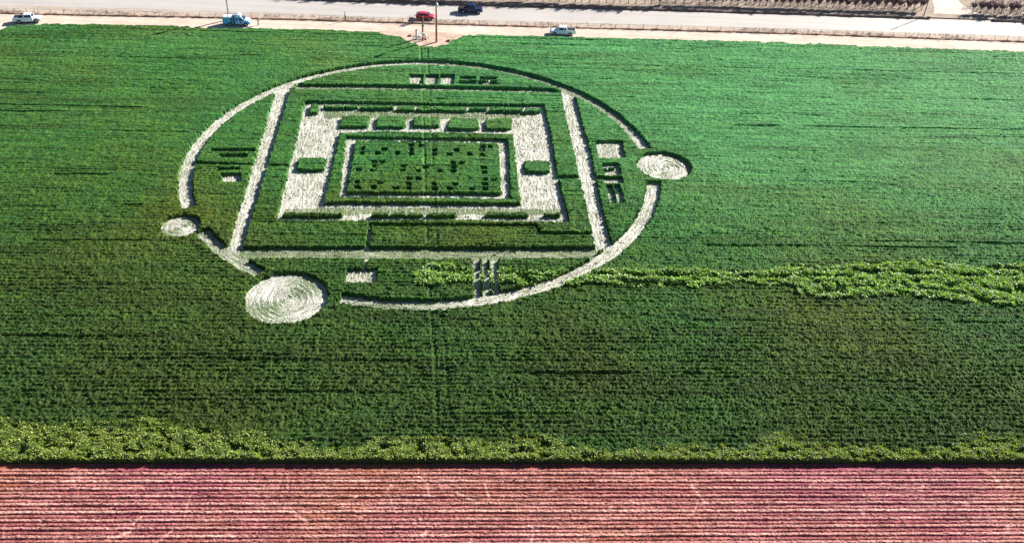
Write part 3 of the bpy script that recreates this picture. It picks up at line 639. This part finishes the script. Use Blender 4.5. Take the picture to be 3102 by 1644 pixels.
for hw_ in (.45, .9):
    q = MB(); q.tube([p + Vector((0, 0, hw_)) for p in posts], .012, 4, caps=False); q.build('wire', M_WIRE, fence)
# dry weed tufts on the verge and along the berm
q_n = 2600; tx = rng.uniform(-118, 122, q_n); ty = at_line(L_DITCH, tx) + rng.choice([.5, 1.0, 1.7, 2.4], q_n) + rng.normal(0, .3, q_n); kp = vnoise(tx, ty, 7, 3, 201) > rng.uniform(-.4, .9, q_n)
k = NT('dry_weed', .9, .2); k.color(k.ramp(k.noise(2, 2), [(.3, (.10, .075, .045)), (.7, (.26, .20, .13))])); M_DRY = k.m
tx, ty = np.repeat(tx[kp], 10), np.repeat(ty[kp], 10); tx = tx + rng.normal(0, .14, len(tx)); ty = ty + rng.normal(0, .12, len(ty))
tag(leaf_mesh('dry_weeds', tx, ty, tx * 0 + .05, .30, .05, M_DRY, None, .8), 'dry brown weeds scattered along the verge by the fence', 'weeds', kind='stuff')

# ------------------------------------------------------------------ vehicles
def wheel(parent, x, y, r, side):
    t = MB(); t.tube([(0, -.125, 0), (0, -.11, 0), (0, .11, 0), (0, .125, 0)], [r * .86, r, r, r * .86], 20)
    o = t.build('wheel', M_TYRE, parent); o.location = (x, y, r)
    m_ = MB(); s = .128 * side
    m_.tube([(0, s * .7, 0), (0, s * 1.03, 0)], [r * .62, r * .58], 16)
    for k_ in range(5):
        a = 2 * math.pi * k_ / 5; m_.tube([(0, s * 1.06, 0), (r * .5 * math.cos(a), s * 1.06, r * .5 * math.sin(a))], [.05, .035], 5)
    m_.build('rim', M_RIM, o); return o
def arch(xc, r, z0, n=9): return [(xc + r * math.cos(math.pi * i / n), z0 + r * math.sin(math.pi * i / n)) for i in range(n + 1)]
def lamp(parent, name, mat, x0, x1, y0, y1, z0, z1):
    q = MB(); q.box(x0, x1, y0, y1, z0, z1); return q.build(name, mat, parent, .015)
def panel(parent, name, mat, pts, y, t):
    """flat window in a side wall: outline (x,z) at side y, standing t proud"""
    q = MB(); q.add([(a, y(b) - t, b) for a, b in pts] + [(a, y(b) + t * .2, b) for a, b in pts], [tuple(range(len(pts))), tuple(range(2*len(pts)-1, len(pts)-1, -1))] + [(i, (i+1) % len(pts), (i+1) % len(pts) + len(pts), i + len(pts)) for i in range(len(pts))])
    return q.build(name, mat, parent)

def pickup(label, p_rear, p_front, paint, wb=3.55, cab=(-.30, 1.05), group=None, two_windows=False, facing=1):
    """truck whose camera-side wheels touch the ground at the two points; local +x is forward"""
    a, b = Vector((*p_rear, 0)), Vector((*p_front, 0)); d = (b - a).normalized(); W = .98
    nrm = Vector((-d.y, d.x, 0)) * facing                       # away from the camera
    c = (a + b) / 2 + nrm * W * .88
    t = empty('pickup_truck', c, math.atan2(d.y, d.x), label, 'pickup truck', group)
    xr, xf = -wb / 2, wb / 2; r = .40; xe, xn = xr - 1.2, xf + .95
    low = [(xe, .55), (xe, 1.0)] + [(cab[0] - .55, 1.0), (xf - .55, 1.0), (xf - .5, 1.02), (xn - .25, .98), (xn, .88), (xn, .48)] + arch(xf, .49, .42) + arch(xr, .49, .42)
    q = MB(); q.prism(low, -W, W); q.build('body', paint, t, .02)
    q = MB(); q.prism([(xf - .62, 1.005), (xf - .55, 1.13), (xf + .2, 1.13), (xn - .3, 1.06), (xn - .05, .95), (xf - .1, 1.005)], -W * .86, W * .86); q.build('hood', paint, t, .03)
    cb = cab[0] - .52                                             # back of the cab
    bed = MB()                                                    # bed side walls and tailgate
    for s in (-1, 1): bed.box(xe, cb - .04, min(s * W, s * (W - .09)), max(s * W, s * (W - .09)), 1.005, 1.32)
    bed.box(xe, xe + .08, -W + .09, W - .09, 1.005, 1.30); bed.box(cb - .10, cb - .04, -W + .09, W - .09, 1.005, 1.34)
    bed.build('bed', paint, t, .012)
    q = MB(); q.box(xe + .085, cb - .105, -W + .095, W - .095, 1.004, 1.24); q.build('bed_cover', M_LINER, t)
    # cab: waist to roof
    x0, x1 = cb, xf - .50; wy, ry, zr = W - .02, W - .22, 1.90; rx0, rx1 = cb + .10, cab[1] - .18
    q = MB(); q.hexa([(x0,-wy,1.005),(x1,-wy,1.005),(x1,wy,1.005),(x0,wy,1.005),(x0,-wy,1.30),(x1-.12,-wy,1.16),(x1-.12,wy,1.16),(x0,wy,1.30)])
    q.hexa([(x0+.01,-wy,1.22),(x1-.10,-wy,1.12),(x1-.10,wy,1.12),(x0+.01,wy,1.22),(rx0,-ry,zr),(rx1,-ry,zr),(rx1,ry,zr),(rx0,ry,zr)]); q.build('cab', paint, t, .03)
    q = MB(); q.hexa([(rx0+.02,-ry+.02,zr-.01),(rx1-.02,-ry+.02,zr-.01),(rx1-.02,ry-.02,zr-.01),(rx0+.02,ry-.02,zr-.01),(rx0+.12,-ry+.12,zr+.05),(rx1-.12,-ry+.12,zr+.05),(rx1-.12,ry-.12,zr+.05),(rx0+.12,ry-.12,zr+.05)]); q.build('roof', paint, t, .02)
    fy = lambda z: wy + (ry - wy) * (z - 1.22) / (zr - 1.22)
    for s in (-1, 1):
        xl = lambda z: x1 - .10 + (rx1 - x1 + .10) * (z - 1.12) / (zr - 1.12)
        if two_windows: wins = [[(x0+.16,1.34),(x0+.50,1.34),(x0+.50,1.78),(x0+.22,1.78)], [(x0+.66,1.32),(xl(1.32)-.22,1.32),(xl(1.78)-.14,1.78),(x0+.66,1.78)]]
        else: wins = [[(x0+.24,1.34),(xl(1.32)-.18,1.30),(xl(1.78)-.12,1.78),(x0+.32,1.78)]]
        for w in wins:
            q = MB(); nw = len(w); o1, o2 = .008, -.02
            q.add([(a_, s * (fy(b_) + o1), b_) for a_, b_ in w] + [(a_, s * (fy(b_) + o2), b_) for a_, b_ in w], [tuple(range(nw)), tuple(range(2*nw-1, nw-1, -1))] + [(i, (i+1) % nw, (i+1) % nw + nw, i + nw) for i in range(nw)]); q.build('side_window', M_GLASS, t)
        q = MB(); q.box(x1 - .35, x1 - .17, min(s*1.0, s*1.2), max(s*1.0, s*1.2), 1.24, 1.42); q.build('wing_mirror', paint, t, .03)
        q = MB(); q.box(x0 + .38, x0 + .56, min(s*(W), s*(W+.025)), max(s*(W), s*(W+.025)), .93, .97); q.build('door_handle', M_CHROME, t)
        lamp(t, 'headlight', M_LAMPW, xn - .02, xn + .02, min(s*.55, s*.92), max(s*.55, s*.92), .70, .87)
        lamp(t, 'tail_light', M_LAMPR, xe - .025, xe + .02, min(s*.78, s*.95), max(s*.78, s*.95), .78, 1.18)
    for n_, xa, za, xb, zb in (('windscreen', x1-.10, 1.14, rx1, zr), ('rear_window', x0+.01, 1.32, rx0, zr)):
        sg = 1 if n_ == 'windscreen' else -1; q = MB(); e1, e2 = .12, .88; pa = lambda e, yy, o_: (xa + (xb-xa)*e + sg*o_, yy, za + (zb-za)*e + .3*o_)
        ya, yb = wy - .16, ry - .08
        q.hexa([pa(e1,-ya,-.02), pa(e1,ya,-.02), pa(e2,yb,-.02), pa(e2,-yb,-.02), pa(e1,-ya,.012), pa(e1,ya,.012), pa(e2,yb,.012), pa(e2,-yb,.012)]); q.build(n_, M_GLASS, t)
    q = MB(); q.box(xn - .04, xn + .09, -W*.96, W*.96, .42, .64); q.build('front_bumper', M_CHROME, t, .03)
    q = MB(); q.box(xe - .12, xe + .04, -W*.94, W*.94, .48, .66); q.build('rear_bumper', M_CHROME, t, .03)
    q = MB(); q.box(xn - .01, xn + .015, -.5, .5, .68, .88); q.build('grille', M_DARKMET, t)
    for xx in (xr, xf):
        for s in (-1, 1): wheel(t, xx, s * (W - .12), r, s)
    q = MB(); q.box(xe + .3, xn - .3, -.7, .7, .32, .56); q.build('chassis', M_DARKMET, t)
    return t
gp = lambda a, b: tuple(float(v) for v in ground_pt(a, b))
pickup('white pickup truck with open black bed parked alone at the far left of the lane', gp(54, 72.5), gp(116.5, 70), M_PWHITE)
pickup('white extended-cab pickup facing left, parked on the lane right of the poles', gp(1729, 110), gp(1677, 108), M_PWHITE, two_windows=True, cab=(-.45, 1.0), facing=-1)
pickup('dark blue pickup truck driving along the paved road', gp(1403, 41), gp(1449.5, 42.6), M_PBLUE)

def van():
    a, b = Vector((*gp(697.8, 79.4), 0)), Vector((*gp(745.5, 79.6), 0)); d = (b - a).normalized(); W = 1.0
    c = (a + b) / 2 + Vector((-d.y, d.x, 0)) * .88
    t = empty('camper_van', c, math.atan2(d.y, d.x), 'white camper van with skylight-tinted blue sides, domed roof and lower rear box on the lane', 'van')
    xr, xf = -1.72, 1.72; r = .38
    q = MB(); q.prism([(-3.25, .45), (-3.25, 2.02), (-.95, 2.02), (-.95, .45)] + arch(xr, .47, .40), -W, W); q.build('rear_box', M_PSKYLIT, t, .03)
    q = MB(); q.prism([(-.62, .45), (-.62, 2.05), (.85, 2.05), (1.55, 1.32), (2.45, 1.15), (2.66, .95), (2.66, .42)] + arch(xf, .47, .40), -W, W); q.build('cab', M_PSKYLIT, t, .04)
    q = MB(); q.prism([(1.62, 1.33), (1.66, 1.38), (2.40, 1.21), (2.62, 1.0), (2.58, .96), (2.42, 1.13)], -W * .9, W * .9); q.build('hood', M_PWHITE, t, .01)
    q = MB(); q.box(-3.2, -1.0, -W * .93, W * .93, 2.024, 2.06); q.build('box_roof', M_PWHITE, t)
    q = MB(); q.prism([(-.955, .5), (-.955, 1.96), (-.615, 1.96), (-.615, .5)], -W * .93, W * .93); q.build('gap_panel', M_DARKMET, t)
    # domed fibreglass roof
    q = MB(); rings = [(2.052, 1.0), (2.25, .97), (2.45, .86), (2.56, .62)]; n = 20; vs_, fs_ = [], []
    for z, k_ in rings:
        for i in range(n):
            an = 2 * math.pi * i / n; ca, sa = math.cos(an), math.sin(an)
            ex = lambda q_: math.copysign(abs(q_) ** .55, q_)
            vs_.append((.12 + ex(ca) * .86 * k_ - (z - 2.05) * .12, ex(sa) * .95 * k_, z))
    for j in range(len(rings) - 1): fs_ += [(j*n+i, j*n+(i+1) % n, (j+1)*n+(i+1) % n, (j+1)*n+i) for i in range(n)]
    fs_ += [tuple(range(n - 1, -1, -1)), tuple(len(rings)*n - n + i for i in range(n))]; q.add(vs_, fs_, 0, True); q.build('domed_roof', M_PWHITE, t)
    q = MB(); q.box(-.35, .2, -.25, .25, 2.57, 2.66); q.build('roof_vent', M_GREYMET, t, .02)
    q = MB()
    for s in (-1, 1): q.tube([(-3.2, s * .93, 2.16), (-1.0, s * .93, 2.16)], .035, 6); 
    for xx in (-3.1, -2.1, -1.1): q.tube([(xx, -.93, 2.16), (xx, .93, 2.16)], .025, 6); q.tube([(xx, -.93, 2.0), (xx, -.93, 2.16)], .025, 6); q.tube([(xx, .93, 2.0), (xx, .93, 2.16)], .025, 6)
    q.build('roof_rack', M_DARKMET, t)
    for s in (-1, 1):
        for nm, xc, zc, rx, rz, mm in (('round_window', -1.32, 1.55, .24, .24, M_GLASS), ('round_window', -.18, 1.55, .24, .26, M_GLASS)):
            q = MB(); q.tube([(xc, s * (W - .02), zc), (xc, s * (W + .015), zc)], [rx, rx], 16); q.build(nm, mm, t)
        q = MB(); w = [(.38, 1.32), (1.28, 1.32), (.88, 1.82), (.50, 1.86), (.38, 1.66)]; nw = len(w)
        q.add([(a_, s * (W + .012), b_) for a_, b_ in w] + [(a_, s * (W - .03), b_) for a_, b_ in w], [tuple(range(nw)), tuple(range(2*nw-1, nw-1, -1))] + [(i, (i+1) % nw, (i+1) % nw + nw, i + nw) for i in range(nw)]); q.build('door_window', M_GLASS, t)
        q = MB(); q.box(.45, .98, min(s*W, s*(W+.014)), max(s*W, s*(W+.014)), .62, 1.08); q.build('door_emblem', M_BLUEGLASS, t, .005)
        q = MB(); q.box(-1.48, -1.16, min(s*W, s*(W+.02)), max(s*W, s*(W+.02)), .62, 1.2); q.build('side_locker', M_DARKMET, t, .006)
        q = MB(); q.box(1.30, 1.46, min(s*1.0, s*1.2), max(s*1.0, s*1.2), 1.30, 1.52); q.build('wing_mirror', M_DARKMET, t, .02)
        lamp(t, 'headlight', M_LAMPW, 2.645, 2.69, min(s*.6, s*.92), max(s*.6, s*.92), .72, .92)
        lamp(t, 'tail_light', M_LAMPR, -3.275, -3.24, min(s*.8, s*.95), max(s*.8, s*.95), .75, 1.05)
    q = MB(); q.hexa([(.905,-.86,1.98),(.905,.86,1.98),(1.51,.9,1.36),(1.51,-.9,1.36),(.935,-.86,2.01),(.935,.86,2.01),(1.54,.9,1.39),(1.54,-.9,1.39)]); q.build('windscreen', M_GLASS, t)
    q = MB(); q.box(2.62, 2.76, -.95, .95, .40, .60); q.build('front_bumper', M_CHROME, t, .03)
    q = MB(); q.box(-3.36, -3.22, -.95, .95, .42, .58); q.build('rear_bumper', M_DARKMET, t, .02)
    q = MB(); q.box(-3.0, 2.4, -.72, .72, .30, .5); q.build('chassis', M_DARKMET, t)
    for xx in (xr, xf):
        for s in (-1, 1): wheel(t, xx, s * .88, r, s)
van()

def red_car():
    a, b = Vector((*gp(1270, 60.5), 0)), Vector((*gp(1304.5, 61.8), 0)); d = (b - a).normalized(); W = .90
    c = (a + b) / 2 + Vector((-d.y, d.x, 0)) * .78
    t = empty('red_car', c, math.atan2(d.y, d.x), 'red hatchback parked on the verge behind the poles, people at its tail', 'car')
    xr, xf = -1.32, 1.32; r = .33
    q = MB(); q.prism([(-2.1, .40), (-2.16, .85), (-2.05, 1.0), (1.0, .98), (1.85, .86), (2.12, .70), (2.14, .36)] + arch(xf, .41, .34) + arch(xr, .41, .34), -W, W); q.build('body', M_PRED, t, .05)
    prof = [(-2.02, 1.0), (-1.75, 1.32), (-1.2, 1.50), (-.2, 1.55), (.45, 1.47), (1.18, .985)]
    q = MB(); n = len(prof); wz = lambda z: W - .03 - (z - 1.0) * .42
    q.add([(x_, -wz(z), z) for x_, z in prof] + [(x_, wz(z), z) for x_, z in prof], [tuple(range(n)), tuple(range(2*n-1, n-1, -1))] + [((i+1) % n, i, i+n, (i+1) % n+n) for i in range(n)]); q.build('roof', M_PRED, t, .04)
    for s in (-1, 1):
        for w in ([(-1.62, 1.08), (-.42, 1.08), (-.42, 1.42), (-1.15, 1.42)], [(-.32, 1.08), (.78, 1.06), (.30, 1.41), (-.32, 1.44)]):
            q = MB(); nw = 4
            q.add([(a_, s * (wz(b_) + .012), b_) for a_, b_ in w] + [(a_, s * (wz(b_) - .03), b_) for a_, b_ in w], [tuple(range(nw)), tuple(range(2*nw-1, nw-1, -1))] + [(i, (i+1) % nw, (i+1) % nw + nw, i + nw) for i in range(nw)]); q.build('side_window', M_GLASS, t)
        lamp(t, 'headlight', M_LAMPW, 1.98, 2.13, min(s*.5, s*.86), max(s*.5, s*.86), .66, .80); lamp(t, 'tail_light', M_LAMPR, -2.17, -2.05, min(s*.6, s*.88), max(s*.6, s*.88), .78, .98)
        q = MB(); q.box(.62, .80, min(s*.88, s*1.06), max(s*.88, s*1.06), 1.0, 1.15); q.build('wing_mirror', M_PRED, t, .02)
    q = MB(); q.hexa([(.50,-.66,1.45),(.50,.66,1.45),(1.10,.80,1.05),(1.10,-.80,1.05),(.53,-.66,1.47),(.53,.66,1.47),(1.14,.80,1.07),(1.14,-.80,1.07)]); q.build('windscreen', M_GLASS, t)
    q = MB(); q.hexa([(-1.98,-.74,1.08),(-1.98,.74,1.08),(-1.72,.66,1.38),(-1.72,-.66,1.38),(-2.01,-.74,1.10),(-2.01,.74,1.10),(-1.76,.66,1.41),(-1.76,-.66,1.41)]); q.build('rear_window', M_GLASS, t)
    q = MB(); q.box(2.08, 2.19, -.84, .84, .34, .55); q.build('front_bumper', M_DARKMET, t, .03)
    q = MB(); q.box(-2.22, -2.08, -.84, .84, .36, .58); q.build('rear_bumper', M_DARKMET, t, .03)
    q = MB(); q.box(-1.9, 1.9, -.62, .62, .22, .42); q.build('chassis', M_DARKMET, t)
    for xx in (xr, xf):
        for s in (-1, 1): wheel(t, xx, s * .80, r, s)
red_car()

# ------------------------------------------------------------------ poles and the irrigation fittings
def power_pole(px, hgt, r, mat, label, arm=True, can=True, az=.6, canmat=None, drop=0.0):
    x, y = gp(*px); t = empty('utility_pole', (x, y, 0), az, label, 'utility pole')
    q = MB(); q.tube([(0, 0, -.2), (.02, 0, hgt * .5), (0, 0, hgt)], [r, r * .88, r * .68], 10); q.build('pole', mat, t)
    if arm:
        q = MB(); q.box(-1.1, 1.1, -.07, .07, hgt - .75, hgt - .58); q.build('crossarm', mat, t, .01)
        q = MB(); q.tube([(-.6, .08, hgt - .7), (0, .1, hgt - 1.3)], .025, 5); q.tube([(.6, .08, hgt - .7), (0, .1, hgt - 1.3)], .025, 5); q.build('brace', M_GREYMET, t)
        for xx in (-1.0, -.4, .4, 1.0):
            q = MB(); q.tube([(xx, 0, hgt - .58), (xx, 0, hgt - .46), (xx, 0, hgt - .40), (xx, 0, hgt - .32)], [.03, .07, .045, .055], 8); q.build('insulator', M_WHITEMET, t)
    if can:
        q = MB(); q.tube([(0, -.36, drop + hgt - 2.0), (0, -.36, drop + hgt - 1.95), (0, -.36, drop + hgt - 1.15), (0, -.36, drop + hgt - 1.08), (0, -.36, drop + hgt - .98)], [.2, .25, .25, .2, .06], 12); o = q.build('transformer', canmat or M_GREYMET, t)
        q = MB(); q.box(-.05, .05, -.16, -.06, drop + hgt - 1.8, drop + hgt - 1.3); q.build('bracket', M_GREYMET, t)
    q = MB(); q.box(-.01, .03, -r - .05, -r + .02, .2, hgt * .6); q.build('ground_wire_cover', M_GREYMET, t)
    return t
power_pole((1322, 128), 9.0, .22, M_REDWOOD, 'tall reddish pole with a white top fitting at the edge of the field', arm=False, canmat=M_WHITEMET, drop=1.05)
power_pole((694, 60), 10.4, .2, M_PALEWOOD, 'tall pale pole behind the camper van, its top outside the picture')
power_pole((2797, 52), 7.3, .11, M_WOOD, 'slim pole at the orchard corner by the driveway', can=False)
x, y = gp(1281, 124); t = empty('service_pole', (x, y, 0), .3, 'shorter red pole with meter boxes left of the tall pole', 'pole')
q = MB(); q.tube([(0, 0, -.2), (0, 0, 2.8), (.03, 0, 5.6)], [.2, .18, .15], 9); q.build('pole', M_REDWOOD, t)
q = MB(); q.box(-.28, .28, -.42, -.14, 1.15, 2.0); q.build('control_box', M_WHITEMET, t, .02)
q = MB(); q.box(-.17, .17, -.36, -.12, 3.3, 3.75); q.build('meter_box', M_DARKMET, t, .02)
q = MB(); q.tube([(.1, -.13, 2.0), (.1, -.13, 3.3)], .035, 6); q.tube([(.1, -.13, 3.7), (.1, -.13, 5.5), (.25, -.2, 5.75)], .035, 6); q.build('conduit', M_GREYMET, t)
x, y = gp(1262, 119); t = empty('irrigation_standpipe', (x, y, 0), .2, 'white irrigation standpipe with dark cap and bent valve pipe at the field edge', 'standpipe')
q = MB(); q.tube([(0, 0, 0), (0, 0, .06)], [.38, .38], 14); q.tube([(0, 0, .05), (0, 0, 2.0)], [.24, .24], 14); q.build('pipe', M_WHITEMET, t)
q = MB(); q.tube([(0, 0, 2.0), (0, 0, 2.12), (0, 0, 2.2)], [.26, .26, .1], 14); q.build('cap', M_DARKMET, t)
q = MB(); q.tube([(.2, 0, .5), (.6, -.1, .5), (.85, -.15, .35), (.95, -.18, 0)], [.13, .13, .13, .13], 10); q.build('elbow', M_DARKMET, t)
q = MB(); q.tube([(-.2, 0, .7), (-.55, -.15, .65), (-.8, -.3, .4), (-.85, -.34, 0)], [.12] * 4, 10); q.build('valve_pipe', M_GREYMET, t)
x, y = gp(1272, 122); t = empty('irrigation_pipe', (x, y, 0), .75, 'white slanting pipe propped between the standpipe and the red pole', 'pipe')
q = MB(); q.tube([(-.9, 0, .12), (.9, 0, 1.25)], .10, 10); q.build('pipe', M_WHITEMET, t)
q = MB(); q.tube([(.88, 0, 1.24), (1.0, 0, 1.31)], .14, 10); q.build('flange', M_RUST, t)
x, y = gp(1289, 117); t = empty('filter_tank', (x, y, 0), 0, 'small rusty filter with a white tank beside the red pole', 'tank')
q = MB(); q.tube([(0, 0, 0), (0, 0, .1), (0, 0, .9), (0, 0, 1.02), (0, 0, 1.08)], [.2, .26, .26, .2, .06], 12); q.build('tank', M_WHITEMET, t)
q = MB(); q.tube([(.2, 0, .25), (.65, -.05, .25), (.72, -.06, 0)], .08, 8); q.build('outlet', M_RUST, t)
for (px, py), s, nm in (((1290.5, 121), .3, 'reddish clod heap by the white tank'), ((1243, 110), .45, 'reddish heap of earth left of the standpipe'), ((1360, 126), .5, 'earth heap right of the tall pole')):
    x, y = gp(px, py); q = MB(); rr = random.Random(int(px)); n = 9
    vs_ = [(1.3*s*math.cos(2*math.pi*i/n)*rr.uniform(.8,1.2), s*math.sin(2*math.pi*i/n)*rr.uniform(.8,1.2), 0) for i in range(n)] + [(.7*s*math.cos(2*math.pi*i/n)*rr.uniform(.7,1.2), .55*s*math.sin(2*math.pi*i/n), s*rr.uniform(.5,.8)) for i in range(n)] + [(0, 0, s*.9)]
    q.add(vs_, [(i, (i+1) % n, n+(i+1) % n, n+i) for i in range(n)] + [(n+i, n+(i+1) % n, 2*n) for i in range(n)]); o = q.build('earth_heap', M_BERM); o.location = (x, y, 0); tag(o, nm, 'earth heap')

# ------------------------------------------------------------------ people
def skin_mesh(name, verts, edges, radii, mat, parent, root=0, sub=1):
    me = bpy.data.meshes.new(name); me.from_pydata(verts, edges, []); o = bpy.data.objects.new(name, me); COL.objects.link(o)
    md = o.modifiers.new('s', 'SKIN'); md.use_smooth_shade = True
    for d_, r_ in zip(me.skin_vertices[0].data, radii): d_.radius = (r_, r_) if not hasattr(r_, '__len__') else r_
    me.skin_vertices[0].data[root].use_root = True
    sb = o.modifiers.new('b', 'SUBSURF'); sb.levels = sub; sb.render_levels = sub
    dg = bpy.context.evaluated_depsgraph_get(); nm = bpy.data.meshes.new_from_object(o.evaluated_get(dg)); bpy.data.objects.remove(o)
    nm.name = name; nm.materials.clear(); nm.materials.append(mat); nm.polygons.foreach_set('material_index', [0] * len(nm.polygons))
    n = bpy.data.objects.new(name, nm); COL.objects.link(n); n.parent = parent; return n
def person(px, label, face, coat, trousers, arm_l=.1, arm_r=.1, stride=.12, scale=1.0, group=None):
    x, y = gp(*px); t = empty('person', (x, y, 0), face, label, 'person', group); t.scale = (scale,) * 3
    v = [(0,0,.95),(0,0,1.15),(0,0,1.40),(0,.0,1.50),(.02,0,1.58),(.025,0,1.68),(.02,0,1.76)]; r = [(.15,.11),(.14,.10),(.17,.11),(.06,.06),(.075,.07),(.095,.085),(.07,.065)]
    e = [(0,1),(1,2),(2,3),(3,4),(4,5),(5,6)]
    def add(p, rr, to): v.append(p); r.append(rr); e.append((to, len(v) - 1)); return len(v) - 1
    for s, am in ((1, arm_l), (-1, arm_r)):
        hp = add((0, s*.10, .90), .095, 0); kn = add((s*stride*.6 + .03, s*.11, .50), .062, hp); an = add((s*stride, s*.11, .09), .045, kn); add((s*stride + .14, s*.12, .04), .035, an)
        sh = add((0, s*.20, 1.40), .062, 2); el = add((am*.3, s*.25, 1.13), .047, sh); wr = add((am + .02, s*.24, .90), .030, el); pa = add((am + .05, s*.24, .83), (.018, .036), wr)
        for fi in range(4):
            k1 = add((am + .03 + .022*fi, s*.24, .775 - .006*abs(fi-1.5)), .0095, pa); add((am + .035 + .022*fi, s*(.225), .735 + .008*abs(fi-1.5)), .0085, k1)
        add((am + .105, s*.235, .80), .010, pa)
    skin_mesh('body', v, e, r, M_SKIN, t)
    jv = [(0,0,.93),(0,0,1.15),(0,0,1.41),(0,0,1.47)]; jr = [(.17,.13),(.165,.125),(.19,.135),(.085,.08)]; je = [(0,1),(1,2),(2,3)]
    for s, am in ((1, arm_l), (-1, arm_r)):
        b = len(jv); jv += [(0, s*.20, 1.41), (am*.3, s*.25, 1.13), (am + .02, s*.24, .93)]; jr += [.08, .065, .05]; je += [(2, b), (b, b+1), (b+1, b+2)]
    skin_mesh('jacket', jv, je, jr, coat, t)
    tv = [(0,0,.98),(0,0,.92)]; trr = [(.165,.125),(.16,.125)]; te = [(0,1)]
    for s in (1, -1):
        b = len(tv); tv += [(0, s*.10, .86), (s*stride*.6 + .03, s*.11, .50), (s*stride, s*.11, .12)]; trr += [.112, .082, .068]; te += [(1, b), (b, b+1), (b+1, b+2)]
    skin_mesh('trousers', tv, te, trr, trousers, t)
    for s in (1, -1):
        q = MB(); q.box(s*stride - .08, s*stride + .20, s*.115 - .05, s*.115 + .05, 0, .10); q.build('shoe', M_BLACK, t, .02)
    q = MB(); n = 12; rings = [(1.66, .105), (1.72, .108), (1.78, .09), (1.815, .05)]
    q.add([(-.012 + .95*rr*math.cos(2*math.pi*i/n), rr*.9*math.sin(2*math.pi*i/n), z + (.04 if math.cos(2*math.pi*i/n) > .3 and j == 0 else 0)) for j, (z, rr) in enumerate(rings) for i in range(n)],
          [(j*n+i, j*n+(i+1) % n, (j+1)*n+(i+1) % n, (j+1)*n+i) for j in range(3) for i in range(n)] + [tuple(3*n + i for i in range(n))], 0, True); q.build('hair', M_HAIR, t)
    q = MB()                                                        # nose, eyes, mouth, ears
    q.add([(.115,-.012,1.70),(.115,.012,1.70),(.112,0,1.725),(.135,0,1.69)], [(0,1,3),(1,2,3),(2,0,3)])
    for s in (-1, 1): q.tube([(.0, s*.085, 1.68), (.0, s*.102, 1.69), (.0, s*.102, 1.72)], [.012, .016, .010], 6)
    q.build('nose_and_ears', M_SKIN, t)
    q = MB()
    for s in (-1, 1): q.tube([(.105, s*.035, 1.73), (.119, s*.035, 1.73)], [.012, .009], 6)
    q.box(.104, .118, -.022, .022, 1.648, 1.654); q.build('eyes_and_mouth', M_HAIR, t)
    return t
person((783, 76.5), 'person in a navy jacket and brown trousers walking beside the camper van', -2.4, M_NAVY, M_BROWN, .15, -.1, .2)
person((1242, 70), 'person in black standing furthest left behind the red car', .4, M_BLACK, M_BLACK, .25, .1, .1, .97)
person((1248.5, 73), 'person in a black coat and dark jeans, middle of the three by the red car', 1.2, M_BLACK, M_JEANS, .1, .3, .12, 1.04)
person((1257, 69), 'person in a white shirt and blue jeans nearest the red car', 2.6, M_SHIRT, M_JEANS, .2, .1, .15, 1.0)
